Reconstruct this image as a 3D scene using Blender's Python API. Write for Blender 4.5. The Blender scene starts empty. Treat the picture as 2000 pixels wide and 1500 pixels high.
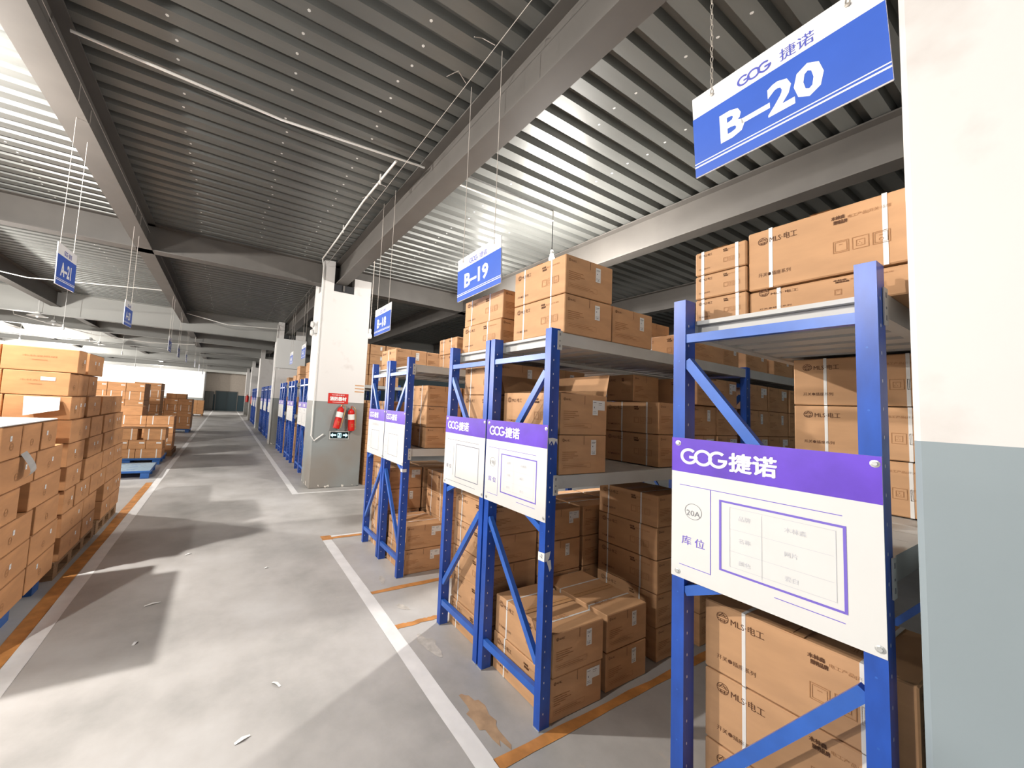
import bpy, math, random
from mathutils import Matrix, Vector
random.seed(7)
S = bpy.context.scene
COL = S.collection

# ------------------------------------------------------------------ camera
cam_d = bpy.data.cameras.new('camera')
cam_d.sensor_fit = 'HORIZONTAL'; cam_d.sensor_width = 36.0
cam_d.lens = 13.18; cam_d.shift_x = 0.0763; cam_d.shift_y = -0.0045
cam_d.clip_start = 0.02; cam_d.clip_end = 200
cam = bpy.data.objects.new('camera', cam_d); COL.objects.link(cam)
cam.matrix_world = Matrix(((0.87228, -0.08053, -0.48233, 0), (-0.48611, -0.03574, -0.87316, 0),
                           (0.05308, 0.99611, -0.07032, 1.6), (0, 0, 0, 1)))
S.camera = cam

# ------------------------------------------------------------------ world, view, large lights
w = bpy.data.worlds.new('world'); S.world = w; w.use_nodes = True
w.node_tree.nodes['Background'].inputs[0].default_value = (0.80, 0.92, 1.0, 1)
w.node_tree.nodes['Background'].inputs[1].default_value = 0.6
S.view_settings.view_transform = 'Standard'; S.view_settings.look = 'None'
S.view_settings.exposure = 0.68; S.view_settings.gamma = 1.0
try: S.view_settings.use_curve_mapping = False
except Exception: pass
S.cycles.use_denoising = True
S.cycles.max_bounces = 8; S.cycles.diffuse_bounces = 2; S.cycles.glossy_bounces = 3
S.cycles.sample_clamp_indirect = 4.0
S.cycles.caustics_reflective = False; S.cycles.caustics_refractive = False

def area(name, loc, target, sx, sy, power, col):
    d = bpy.data.lights.new(name, 'AREA'); d.shape = 'RECTANGLE'; d.size = sx; d.size_y = sy
    d.energy = power; d.color = col
    o = bpy.data.objects.new(name, d); COL.objects.link(o); o.location = loc
    o.rotation_euler = (Vector(target) - Vector(loc)).to_track_quat('-Z', 'Y').to_euler()
    return o
# ambient fill lights, added at unseen openings of the rear and left walls
area('fill_light_rear_door', (-3.6, -6.85, 2.0), (-2.2, 2, 1.5), 4.2, 3.2, 10, (1.0, 0.98, 0.96))
area('fill_light_left_window', (-29.6, 14, 2.3), (0, 14, 2.0), 16, 2.0, 250, (0.97, 0.99, 1.0))
def bulb_light(name, loc, power, r=0.05, col=(1.0, 0.955, 0.90)):
    d = bpy.data.lights.new(name, 'POINT'); d.energy = power; d.color = col; d.shadow_soft_size = r
    o = bpy.data.objects.new(name, d); COL.objects.link(o); o.location = loc
    return o

# ------------------------------------------------------------------ materials
def mat(name, col, rough=0.6, metal=0.0, var=0.0, scale=8.0, emit=None, bump=0.0, spec=0.5, stretch=None, col2=None, lo=0.35, hi=0.7):
    m = bpy.data.materials.new(name); m.use_nodes = True
    nt = m.node_tree; b = nt.nodes['Principled BSDF']
    b.inputs['Base Color'].default_value = (*col, 1); b.inputs['Roughness'].default_value = rough
    b.inputs['Metallic'].default_value = metal
    try: b.inputs['Specular IOR Level'].default_value = spec
    except Exception: pass
    if var > 0 or bump > 0 or col2:
        tc = nt.nodes.new('ShaderNodeTexCoord'); mp = nt.nodes.new('ShaderNodeMapping')
        n = nt.nodes.new('ShaderNodeTexNoise')
        n.inputs['Scale'].default_value = scale; n.inputs['Detail'].default_value = 6
        if stretch: mp.inputs['Scale'].default_value = stretch
        nt.links.new(tc.outputs['Object'], mp.inputs[0]); nt.links.new(mp.outputs[0], n.inputs['Vector'])
        r = nt.nodes.new('ShaderNodeValToRGB')
        c2 = col2 or tuple(max(0, c * (1 - var)) for c in col)
        c1 = col if col2 else tuple(min(1, c * (1 + var * 0.6)) for c in col)
        r.color_ramp.elements[0].position = lo; r.color_ramp.elements[0].color = (*c2, 1)
        r.color_ramp.elements[1].position = hi; r.color_ramp.elements[1].color = (*c1, 1)
        nt.links.new(n.outputs['Fac'], r.inputs[0]); nt.links.new(r.outputs[0], b.inputs['Base Color'])
        if bump > 0:
            bp = nt.nodes.new('ShaderNodeBump'); bp.inputs['Strength'].default_value = bump
            bp.inputs['Distance'].default_value = 0.01
            nt.links.new(n.outputs['Fac'], bp.inputs['Height']); nt.links.new(bp.outputs[0], b.inputs['Normal'])
    if emit:
        b.inputs['Emission Color'].default_value = (*emit[0], 1); b.inputs['Emission Strength'].default_value = emit[1]
    return m
M = dict(
    card=mat('cardboard', (0.63, 0.355, 0.18), 0.75, var=0.10, scale=5, stretch=(1, 1, 3)),
    card2=mat('cardboard_plain', (0.60, 0.30, 0.13), 0.75, var=0.12, scale=5, stretch=(1, 1, 3)),
    ink=mat('carton_ink', (0.13, 0.05, 0.018), 0.7), ink2=mat('carton_ink_faint', (0.42, 0.20, 0.08), 0.7),
    tape=mat('carton_tape', (0.62, 0.34, 0.16), 0.35), seam=mat('carton_seam', (0.22, 0.10, 0.04), 0.9),
    strap=mat('white_strap', (0.85, 0.82, 0.78), 0.35), paper=mat('paper_white', (0.86, 0.86, 0.84), 0.6),
    grey_ink=mat('grey_ink', (0.22, 0.22, 0.24), 0.7), faint=mat('faint_grey_print', (0.62, 0.62, 0.66), 0.7),
    blue=mat('blue_rack_paint', (0.016, 0.090, 0.48), 0.32, var=0.25, scale=14, stretch=(1, 1, 0.3)),
    blue2=mat('blue_brace_paint', (0.035, 0.14, 0.56), 0.30, var=0.15, scale=10),
    zinc=mat('zinc', (0.62, 0.63, 0.62), 0.35, 0.6), hole=mat('lit_hole_dot', (0.85, 0.86, 0.88), 0.4),  # hole: pale colour painted as light seen through the punched post holes
    shelf=mat('shelf_grey', (0.60, 0.60, 0.57), 0.42, var=0.08, scale=4),
    shelfd=mat('shelf_deck_grey', (0.62, 0.61, 0.58), 0.45, 0.0),
    board=mat('white_board', (0.78, 0.775, 0.755), 0.35, var=0.02, scale=6),
    purple=mat('purple_print', (0.145, 0.06, 0.60), 0.35, var=0.18, scale=7),
    purline=mat('violet_line', (0.20, 0.14, 0.62), 0.5), slate=mat('slate_print', (0.16, 0.16, 0.24), 0.5),
    signblue=mat('sign_blue', (0.045, 0.125, 0.56), 0.35, var=0.05, scale=6), signink=mat('sign_violet', (0.10, 0.12, 0.50), 0.4),
    signwhite=mat('sign_white', (0.90, 0.89, 0.88), 0.4), letter=mat('sign_letter', (0.93, 0.92, 0.90), 0.4),
    chain=mat('chain_metal', (0.55, 0.50, 0.44), 0.45, 0.5), wire=mat('wire', (0.55, 0.50, 0.45), 0.6),
    steel=mat('painted_steel', (0.125, 0.115, 0.104), 0.55, var=0.10, scale=3),
    deck=mat('galvanised_deck', (0.175, 0.18, 0.17), 0.42, 0.25, var=0.12, scale=2.0, stretch=(0.3, 3, 1)),
    stud=mat('stud', (0.8, 0.8, 0.77), 0.5),
    pipe=mat('white_conduit', (0.82, 0.80, 0.76), 0.4), black=mat('black_rubber', (0.01, 0.01, 0.012), 0.5),
    red=mat('extinguisher_red', (0.62, 0.012, 0.008), 0.3), redsign=mat('red_sign', (0.62, 0.02, 0.012), 0.45),
    whitelabel=mat('extinguisher_label', (0.85, 0.83, 0.78), 0.4), brass=mat('brass', (0.62, 0.38, 0.16), 0.3, 0.8),
    orange=mat('orange_line_paint', (0.66, 0.29, 0.085), 0.55, var=0.28, scale=9),
    whiteline=mat('white_line_paint', (0.88, 0.87, 0.86), 0.5, var=0.06, scale=9),
    pallet=mat('blue_plastic', (0.03, 0.13, 0.42), 0.4, var=0.1), pallett=mat('blue_plastic_top', (0.30, 0.42, 0.52), 0.45, var=0.2, scale=20),
    wood=mat('pallet_wood', (0.34, 0.20, 0.10), 0.8, var=0.3, scale=12, stretch=(1, 6, 6)),
    door=mat('dark_teal_door', (0.008, 0.028, 0.036), 0.5), wainscot=mat('far_wainscot', (0.016, 0.045, 0.058), 0.6),
    beige=mat('far_wall_beige', (0.46, 0.40, 0.34), 0.8, var=0.08), farwhite=mat('far_white_wall', (0.88, 0.88, 0.86), 0.8),
    greyband=mat('grey_wall_band', (0.22, 0.23, 0.22), 0.7),
    exitdark=mat('exit_sign_face', (0.005, 0.02, 0.025), 0.3), exitglow=mat('exit_sign_pictogram', (0.4, 0.7, 0.75), 0.4, emit=((0.45, 0.75, 0.85), 0.9)),
    glow=mat('lit_bulb_glass', (1, 1, 1), 0.3, emit=((1.0, 0.95, 0.88), 30)), bulb=mat('bulb_glass', (0.85, 0.87, 0.86), 0.2),
    lampw=mat('lamp_shade_white', (0.75, 0.75, 0.73), 0.4), cabinet=mat('dark_cabinet', (0.07, 0.07, 0.065), 0.5),
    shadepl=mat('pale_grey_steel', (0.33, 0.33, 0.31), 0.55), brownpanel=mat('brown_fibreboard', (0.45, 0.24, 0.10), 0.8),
)
def pillar_mat(c_lo=(0.27, 0.245, 0.215, 1), c_hi=(0.29, 0.31, 0.305, 1)):
    m = bpy.data.materials.new('two_tone_pillar_paint'); m.use_nodes = True
    nt = m.node_tree; N = nt.nodes; L = nt.links; b = N['Principled BSDF']; b.inputs['Roughness'].default_value = 0.55
    g = N.new('ShaderNodeNewGeometry'); sp = N.new('ShaderNodeSeparateXYZ'); L.new(g.outputs['Position'], sp.inputs[0])
    gt = N.new('ShaderNodeMath'); gt.operation = 'GREATER_THAN'; gt.inputs[1].default_value = 1.578; L.new(sp.outputs['Z'], gt.inputs[0])
    n = N.new('ShaderNodeTexNoise'); n.inputs['Scale'].default_value = 3.5; n.inputs['Detail'].default_value = 8; L.new(g.outputs['Position'], n.inputs['Vector'])
    r1 = N.new('ShaderNodeValToRGB'); r1.color_ramp.elements[0].position = 0.28; r1.color_ramp.elements[0].color = (0.66, 0.62, 0.59, 1)
    r1.color_ramp.elements[1].position = 0.42; r1.color_ramp.elements[1].color = (0.76, 0.735, 0.71, 1); L.new(n.outputs['Fac'], r1.inputs[0])
    n2 = N.new('ShaderNodeTexNoise'); n2.inputs['Scale'].default_value = 1.1; n2.inputs['Detail'].default_value = 3; L.new(g.outputs['Position'], n2.inputs['Vector'])
    r2 = N.new('ShaderNodeValToRGB'); r2.color_ramp.elements[0].position = 0.35; r2.color_ramp.elements[0].color = c_lo
    r2.color_ramp.elements[1].position = 0.62; r2.color_ramp.elements[1].color = c_hi; L.new(n2.outputs['Fac'], r2.inputs[0])
    # worn spots close to the floor where the grey coat is chipped to white
    n3 = N.new('ShaderNodeTexNoise'); n3.inputs['Scale'].default_value = 9; n3.inputs['Detail'].default_value = 4; L.new(g.outputs['Position'], n3.inputs['Vector'])
    lo = N.new('ShaderNodeMapRange'); lo.inputs['From Min'].default_value = 0.0; lo.inputs['From Max'].default_value = 0.16
    lo.inputs['To Min'].default_value = 0.56; lo.inputs['To Max'].default_value = 0.745; L.new(sp.outputs['Z'], lo.inputs['Value'])
    ch = N.new('ShaderNodeMath'); ch.operation = 'GREATER_THAN'; L.new(n3.outputs['Fac'], ch.inputs[0]); L.new(lo.outputs[0], ch.inputs[1])
    m2 = N.new('ShaderNodeMixRGB'); L.new(ch.outputs[0], m2.inputs[0]); L.new(r2.outputs[0], m2.inputs[1]); m2.inputs[2].default_value = (0.8, 0.75, 0.68, 1)
    mx = N.new('ShaderNodeMixRGB'); L.new(gt.outputs[0], mx.inputs[0]); L.new(m2.outputs[0], mx.inputs[1]); L.new(r1.outputs[0], mx.inputs[2])
    L.new(mx.outputs[0], b.inputs['Base Color'])
    bp = N.new('ShaderNodeBump'); bp.inputs['Strength'].default_value = 0.25; bp.inputs['Distance'].default_value = 0.01
    L.new(n.outputs['Fac'], bp.inputs['Height']); L.new(bp.outputs[0], b.inputs['Normal'])
    return m
M['pillar'] = pillar_mat(); M['pillarnear'] = pillar_mat((0.29, 0.345, 0.37, 1), (0.31, 0.37, 0.40, 1))
def floor_mat():
    m = bpy.data.materials.new('concrete_floor'); m.use_nodes = True
    nt = m.node_tree; N = nt.nodes; L = nt.links; b = N['Principled BSDF']
    g = N.new('ShaderNodeNewGeometry')
    n = N.new('ShaderNodeTexNoise'); n.inputs['Scale'].default_value = 0.9; n.inputs['Detail'].default_value = 9; n.inputs['Roughness'].default_value = 0.62
    L.new(g.outputs['Position'], n.inputs['Vector'])
    r = N.new('ShaderNodeValToRGB'); e = r.color_ramp.elements
    e[0].position = 0.33; e[0].color = (0.36, 0.35, 0.335, 1); e[1].position = 0.66; e[1].color = (0.61, 0.595, 0.58, 1)
    x = e.new(0.5); x.color = (0.51, 0.49, 0.47, 1)
    L.new(n.outputs['Fac'], r.inputs[0])
    n2 = N.new('ShaderNodeTexNoise'); n2.inputs['Scale'].default_value = 6; n2.inputs['Detail'].default_value = 6; L.new(g.outputs['Position'], n2.inputs['Vector'])
    r2 = N.new('ShaderNodeValToRGB'); r2.color_ramp.elements[0].position = 0.70; r2.color_ramp.elements[0].color = (0, 0, 0, 1)
    r2.color_ramp.elements[1].position = 0.74; r2.color_ramp.elements[1].color = (0.55, 0.55, 0.55, 1); L.new(n2.outputs['Fac'], r2.inputs[0])
    mx = N.new('ShaderNodeMixRGB'); L.new(r2.outputs[0], mx.inputs[0]); L.new(r.outputs[0], mx.inputs[1]); mx.inputs[2].default_value = (0.58, 0.52, 0.46, 1)
    L.new(mx.outputs[0], b.inputs['Base Color'])
    rr = N.new('ShaderNodeMapRange'); rr.inputs['To Min'].default_value = 0.32; rr.inputs['To Max'].default_value = 0.6; L.new(n.outputs['Fac'], rr.inputs['Value']); L.new(rr.outputs[0], b.inputs['Roughness'])
    return m
M['floor'] = floor_mat()

# ------------------------------------------------------------------ mesh builder
class MB:
    def __init__(s): s.v = []; s.f = []; s.m = []; s.mats = []
    def mi(s, k):
        if k not in s.mats: s.mats.append(k)
        return s.mats.index(k)
    def add(s, vs, fs, k):
        o = len(s.v); s.v += [tuple(p) for p in vs]; i = s.mi(k)
        for f in fs: s.f.append(tuple(o + a for a in f)); s.m.append(i)
    def box(s, a, b, k):
        x0, y0, z0 = a; x1, y1, z1 = b
        s.add([(x0, y0, z0), (x1, y0, z0), (x1, y1, z0), (x0, y1, z0), (x0, y0, z1), (x1, y0, z1), (x1, y1, z1), (x0, y1, z1)],
              [(0, 3, 2, 1), (4, 5, 6, 7), (0, 1, 5, 4), (1, 2, 6, 5), (2, 3, 7, 6), (3, 0, 4, 7)], k)
    def rbox(s, a, b, r, k):   # box whose edges are chamfered
        x0, y0, z0 = a; x1, y1, z1 = b; vs = []; idx = {}
        for X in (0, 1):
            for Y in (0, 1):
                for Z in (0, 1):
                    p = (x1 if X else x0, y1 if Y else y0, z1 if Z else z0); sg = (-1 if X else 1, -1 if Y else 1, -1 if Z else 1)
                    for ax in range(3):
                        q = [p[i] + (0 if i == ax else sg[i] * r) for i in range(3)]
                        idx[(X, Y, Z, ax)] = len(vs); vs.append(q)
        fs = []
        for ax in range(3):
            for e in (0, 1):
                o = [i for i in range(3) if i != ax]; c = []
                for u, w_ in ((0, 0), (1, 0), (1, 1), (0, 1)):
                    t = [0, 0, 0]; t[ax] = e; t[o[0]] = u; t[o[1]] = w_; c.append(idx[(*t, ax)])
                fs.append(c)
        for ax in range(3):
            o = [i for i in range(3) if i != ax]
            for u in (0, 1):
                for w_ in (0, 1):
                    t0 = [0, 0, 0]; t0[o[0]] = u; t0[o[1]] = w_; t1 = list(t0); t1[ax] = 1
                    fs.append([idx[(*t0, o[0])], idx[(*t1, o[0])], idx[(*t1, o[1])], idx[(*t0, o[1])]])
        for X in (0, 1):
            for Y in (0, 1):
                for Z in (0, 1): fs.append([idx[(X, Y, Z, 0)], idx[(X, Y, Z, 1)], idx[(X, Y, Z, 2)]])
        c = Vector(((x0 + x1) / 2, (y0 + y1) / 2, (z0 + z1) / 2)); out = []
        for f in fs:
            P = [Vector(vs[i]) for i in f]; nn = (P[1] - P[0]).cross(P[2] - P[0])
            out.append(f if nn.dot(P[0] - c) > 0 else f[::-1])
        s.add(vs, out, k)
    def tube(s, pts, r, k, n=8, close=False):
        P = [Vector(p) for p in pts]; rings = []
        for i, p in enumerate(P):
            a = P[max(i - 1, 0)] if not close else P[i - 1]; b = P[min(i + 1, len(P) - 1)] if not close else P[(i + 1) % len(P)]
            t = (b - a).normalized(); up = Vector((0, 0, 1)) if abs(t.z) < 0.9 else Vector((1, 0, 0))
            u = t.cross(up).normalized(); v = u.cross(t)
            rings.append([p + u * (r * math.cos(2 * math.pi * j / n)) + v * (r * math.sin(2 * math.pi * j / n)) for j in range(n)])
        vs = [q for g in rings for q in g]; fs = []
        m_ = len(P) if close else len(P) - 1
        for i in range(m_):
            i2 = (i + 1) % len(P)
            for j in range(n): fs.append((i * n + j, i * n + (j + 1) % n, i2 * n + (j + 1) % n, i2 * n + j))
        if not close: fs += [tuple(range(n))[::-1], tuple((len(P) - 1) * n + j for j in range(n))]
        s.add(vs, fs, k)
    def lathe(s, prof, k, base=(0, 0, 0), n=20, M4=None):
        vs = []; fs = []
        for r, z in prof:
            for j in range(n):
                p = Vector((r * math.cos(2 * math.pi * j / n), r * math.sin(2 * math.pi * j / n), z))
                if M4 is not None: p = M4 @ p
                vs.append(p + Vector(base))
        for i in range(len(prof) - 1):
            for j in range(n): fs.append((i * n + j, i * n + (j + 1) % n, (i + 1) * n + (j + 1) % n, (i + 1) * n + j))
        s.add(vs, fs, k)
    def flat(s, geo, org, u, v, k, sc=1.0):   # 2-D geometry laid on a plane; a list is laid in thin layers
        if isinstance(geo, list):
            nn = Vector(u).cross(Vector(v)).normalized()
            for i, g in enumerate(geo): s.flat(g, Vector(org) + nn * (i * .00015), u, v, k, sc)
            return
        vs2, fs = geo; o = Vector(org); u = Vector(u); v = Vector(v)
        s.add([o + u * (x * sc) + v * (y * sc) for x, y in vs2], fs, k)
    def mesh(s, name):
        me = bpy.data.meshes.new(name); me.from_pydata([tuple(p) for p in s.v], [], s.f)
        for k in s.mats: me.materials.append(M[k])
        me.polygons.foreach_set('material_index', s.m); me.update(); return me
    def obj(s, name, parent=None, loc=(0, 0, 0)):
        return link(name, s.mesh(name), parent, loc)
def link(name, data, parent=None, loc=(0, 0, 0), rz=0):
    o = bpy.data.objects.new(name, data); COL.objects.link(o); o.parent = parent; o.location = loc
    if rz: o.rotation_euler = (0, 0, rz)
    return o
def tag(o, label=None, cat=None, group=None, kind=None):
    if label: o['label'] = label
    if cat: o['category'] = cat
    if group: o['group'] = group
    if kind: o['kind'] = kind
    return o
def empty(name, loc, label, cat, group=None): return tag(link(name, None, None, loc), label, cat, group)

# ------------------------------------------------------------------ 2-D geometry: text, rings, rectangles
_tc = {}
def text(s, size=1.0, bold=0.0):
    if bold and any(ord(c) > 0x2E80 for c in s):      # ideographs: thicken with shifted layers
        g = text(s, size); b = bold * size * .9
        return [shift(g, dx, dy) for dx, dy in ((0, 0), (b, 0), (0, b), (-b, 0), (0, -b), (b, b), (-b, -b))][:7 if bold > .02 else 2]
    key = (s, bold)
    if key not in _tc:
        cu = bpy.data.curves.new('lettering', 'FONT'); cu.body = s; cu.size = 1.0; cu.offset = bold; cu.resolution_u = 2; cu.fill_mode = 'FRONT'
        ob = bpy.data.objects.new('lettering', cu); COL.objects.link(ob); bpy.context.view_layer.update()
        me = bpy.data.meshes.new_from_object(ob.evaluated_get(bpy.context.evaluated_depsgraph_get()))
        vs = [(v.co.x, v.co.y) for v in me.vertices]; fs = [tuple(p.vertices) for p in me.polygons]
        if vs:
            x0 = min(a for a, b in vs); y0 = min(b for a, b in vs); vs = [(a - x0, b - y0) for a, b in vs]
        bpy.data.objects.remove(ob); bpy.data.curves.remove(cu); bpy.data.meshes.remove(me)
        _tc[key] = (vs, fs)
    vs, fs = _tc[key]
    return [(a * size, b * size) for a, b in vs], fs
def fit(geo, wd=None, ht=None):
    if isinstance(geo, list):
        a = [p for g in geo for p in g[0]]; W = max(p[0] for p in a); H = max(p[1] for p in a)
        sx = wd / W if wd else ht / H; sy = ht / H if ht else sx
        return [([(x * sx, y * sy) for x, y in g[0]], g[1]) for g in geo]
    vs, fs = geo
    if not vs: return geo
    W = max(a for a, b in vs); H = max(b for a, b in vs)
    sx = wd / W if wd else ht / H; sy = ht / H if ht else sx
    if wd and not ht: sy = sx
    return [(a * sx, b * sy) for a, b in vs], fs
def shift(geo, dx, dy): return [(a + dx, b + dy) for a, b in geo[0]], geo[1]
def join(*gs):
    vs = []; fs = []
    for g in gs:
        o = len(vs); vs += g[0]; fs += [tuple(o + i for i in f) for f in g[1]]
    return vs, fs
def rect(x0, y0, x1, y1): return [(x0, y0), (x1, y0), (x1, y1), (x0, y1)], [(0, 1, 2, 3)]
def frame(x0, y0, x1, y1, t): return join(rect(x0, y0, x1, y0 + t), rect(x0, y1 - t, x1, y1), rect(x0, y0 + t, x0 + t, y1 - t), rect(x1 - t, y0 + t, x1, y1 - t))
def ring(cx, cy, r, t, a0=0, a1=360, n=28):
    vs = []; fs = []
    for i in range(n + 1):
        a = math.radians(a0 + (a1 - a0) * i / n); vs += [(cx + (r - t) * math.cos(a), cy + (r - t) * math.sin(a)), (cx + r * math.cos(a), cy + r * math.sin(a))]
        if i: fs.append((2 * i - 2, 2 * i - 1, 2 * i + 1, 2 * i))
    return vs, fs
def line2(x0, y0, x1, y1, t):
    d = math.hypot(x1 - x0, y1 - y0) or 1; nx, ny = -(y1 - y0) / d * t / 2, (x1 - x0) / d * t / 2
    return [(x0 + nx, y0 + ny), (x0 - nx, y0 - ny), (x1 - nx, y1 - ny), (x1 + nx, y1 + ny)], [(0, 1, 2, 3)]
def gog(t=0.17):     # the interlocked G O G ring letters, height 1
    G = lambda cx: [ring(cx, .5, .5, t, 48, 345), rect(cx + .02, .5 - t * .75, cx + .49, .5 + t * .25)]
    return G(.5) + [ring(1.29, .5, .5, t)] + G(2.08)
def emblem():        # globe-like carton emblem, diameter 1
    g = [ring(.5, .5, .5, .05)]
    for y, hw in ((.72, .38), (.58, .46), (.36, .46), (.22, .36)): g.append(line2(.5 - hw, y - .03, .5 + hw, y + .03, .05))
    g += [line2(.5, .93, .2, .5, .05), line2(.5, .93, .82, .5, .05), line2(.32, .36, .36, .1, .05), line2(.68, .36, .64, .1, .05), line2(.32, .14, .68, .14, .05)]
    return join(*g)
EMB = emblem(); GOG = gog()

# ------------------------------------------------------------------ floor, walls, deck
def struct(o): o['kind'] = 'structure'; return o
m = MB(); m.add([(-30, -7, 0), (13, -7, 0), (13, 43.2, 0), (-30, 43.2, 0)], [(0, 1, 2, 3)], 'floor')
m.add([(-30, -7, -.2), (13, -7, -.2), (13, 43.2, -.2), (-30, 43.2, -.2)], [(3, 2, 1, 0)], 'floor'); struct(m.obj('floor'))
m = MB(); pitch = 0.19; y = -7.0; vs = []; i = 0
prof = [(0, 4.235), (.105, 4.235), (.125, 4.295), (.17, 4.295), (.19, 4.235)]
n = int(50.2 / pitch)
for i in range(n):
    for a, z in prof[:-1]: vs.append((y + i * pitch + a, z))
vs.append((y + n * pitch, 4.235))
V = []; F = []
for a, z in vs: V += [(-30, a, z), (13, a, z)]
for i in range(len(vs) - 1): F.append((2 * i, 2 * i + 1, 2 * i + 3, 2 * i + 2))
m.add(V, F, 'deck'); m.box((-30, -7, 4.33), (13, 43.2, 4.4), 'steel')
rng = random.Random(3)
for i in range(4, 130):       # weld studs on the deck flats
    for x in (-0.55, 0.30, 1.05, -2.3, 2.75, 3.5, -5.6):
        yy = y + i * pitch + .05
        if rng.random() < .8: m.lathe([(0, 4.2345), (.011, 4.2335), (.013, 4.236)], 'stud', (x + rng.uniform(-.03, .03), yy, 0), 6)
struct(m.obj('ceiling'))
m = MB(); m.box((-1.75, 43, 0), (13, 43.2, 1.6), 'wainscot'); m.box((-1.75, 43, 1.6), (13, 43.2, 4.4), 'beige'); struct(m.obj('wall_far'))
m = MB(); m.box((-30, 40, 0), (-1.75, 40.2, 1.2), 'greyband'); m.box((-30, 40, 1.2), (-1.75, 40.2, 4.4), 'farwhite'); m.box((-1.95, 40.2, 0), (-1.75, 43, 4.4), 'farwhite'); struct(m.obj('wall_far_left'))
m = MB(); m.box((13, -7, 0), (13.2, 43.2, 4.4), 'wainscot'); struct(m.obj('wall_right'))
m = MB()
m.box((-30.2, -7, 0), (-30, 43.2, 1.2), 'greyband'); m.box((-30.2, -7, 3.4), (-30, 43.2, 4.4), 'farwhite')
m.box((-30.2, -7, 1.2), (-30, 5.8, 3.4), 'farwhite'); m.box((-30.2, 22.2, 1.2), (-30, 43.2, 3.4), 'farwhite'); struct(m.obj('wall_left'))
m = MB()
for i in range(9): m.box((-30.15, 5.8 + i * 2.05 - .03, 1.2), (-30.08, 5.8 + i * 2.05 + .03, 3.4), 'lampw')
m.box((-30.15, 5.8, 2.27), (-30.08, 22.2, 2.33), 'lampw'); struct(m.obj('window_1'))  # unseen window, put in to justify the fill light on the left
m = MB(); m.box((-30, -7.2, 0), (-5.8, -7, 4.4), 'farwhite'); m.box((-1.4, -7.2, 0), (13.2, -7, 4.4), 'farwhite'); m.box((-5.8, -7.2, 3.7), (-1.4, -7, 4.4), 'farwhite'); struct(m.obj('wall_rear'))
m = MB(); m.box((-5.9, -7.2, 0), (-5.8, -6.95, 3.75), 'steel'); m.box((-1.4, -7.2, 0), (-1.3, -6.95, 3.75), 'steel'); m.box((-5.8, -7.2, 3.62), (-1.4, -6.95, 3.75), 'steel'); struct(m.obj('door_2'))
m = MB(); m.box((-.78, 42.93, 0), (1.06, 43.0, 1.9), 'door'); m.box((.13, 42.92, 0), (.15, 42.93, 1.9), 'black'); d1 = struct(m.obj('door_1'))
m = MB(); m.box((-.86, 42.95, 0), (-.78, 43.0, 1.97), 'steel'); m.box((1.06, 42.95, 0), (1.14, 43.0, 1.97), 'steel'); m.box((-.78, 42.95, 1.9), (1.06, 43.0, 1.97), 'steel'); struct(m.obj('trim_1'))

# ------------------------------------------------------------------ steel beams
def ibeam(name, along, c, s0, s1, zb, zt, wdt, k='steel'):
    m = MB(); h = wdt / 2; t = .014
    def bx(a0, a1, z0, z1):
        if along == 'y': m.box((c + a0, s0, z0), (c + a1, s1, z1), k)
        else: m.box((s0, c + a0, z0), (s1, c + a1, z1), k)
    bx(-h, h, zb, zb + t); bx(-h, h, zt - t, zt); bx(-.006, .006, zb + t, zt - t)
    return m.obj(name)
names = {-4: 'ninth', -3: 'eighth'}
for j, x in enumerate([-25.6, -22.55, -19.5, -16.5, -13.45, -10.4, -7.35, -4.32]):
    tag(ibeam('steel_beam', 'y', x, -7, 43, 3.8, 4.228, .21), 'grey steel I-beam running lengthwise above the storage area left of the pallet stacks', 'beam', 'lengthwise beams over the far left storage area')
tag(ibeam('steel_beam', 'y', -1.285, -7, 43, 3.8, 4.228, .21), 'long steel I-beam above the left row of hanging aisle signs', 'beam')
tag(ibeam('steel_beam', 'y', 1.765, .24, 43, 3.8, 4.228, .21), 'long dark steel I-beam resting on the row of pillars right of the aisle', 'beam')
tag(ibeam('steel_beam', 'y', 4.72, -7, 43, 3.8, 4.228, .21), 'steel I-beam crossing above the middle of the blue racks', 'beam')
tag(ibeam('steel_beam', 'y', 7.75, -7, 43, 3.8, 4.228, .21), 'dark steel I-beam deep over the far end of the blue racks', 'beam')
tag(ibeam('steel_beam', 'y', 10.8, -7, 43, 3.8, 4.228, .21), 'steel I-beam nearest the right wall', 'beam')
gl = ['nearest cross girder meeting the fire extinguisher pillar under the deck', 'second cross girder meeting the pillar behind the extinguisher pillar']
for j, yg in enumerate([7.32, 14.2, 21.1, 28.0, 34.9, 39.0]):
    if j == 6: yg = -.13
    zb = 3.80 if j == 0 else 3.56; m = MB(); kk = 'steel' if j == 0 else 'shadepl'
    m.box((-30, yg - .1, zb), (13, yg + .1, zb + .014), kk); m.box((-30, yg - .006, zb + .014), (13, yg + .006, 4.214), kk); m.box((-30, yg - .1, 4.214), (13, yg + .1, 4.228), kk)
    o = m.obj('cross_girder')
    if j < 2: tag(o, gl[j], 'beam')
    elif j == 6: tag(o, 'cross girder passing over the big white pillar at the right edge', 'beam')
    else: tag(o, 'distant pale cross girder over the far hall, %s of the row' % ('', '', 'nearest', 'second', 'third', 'last')[j], 'beam', 'distant cross girders')
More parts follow.
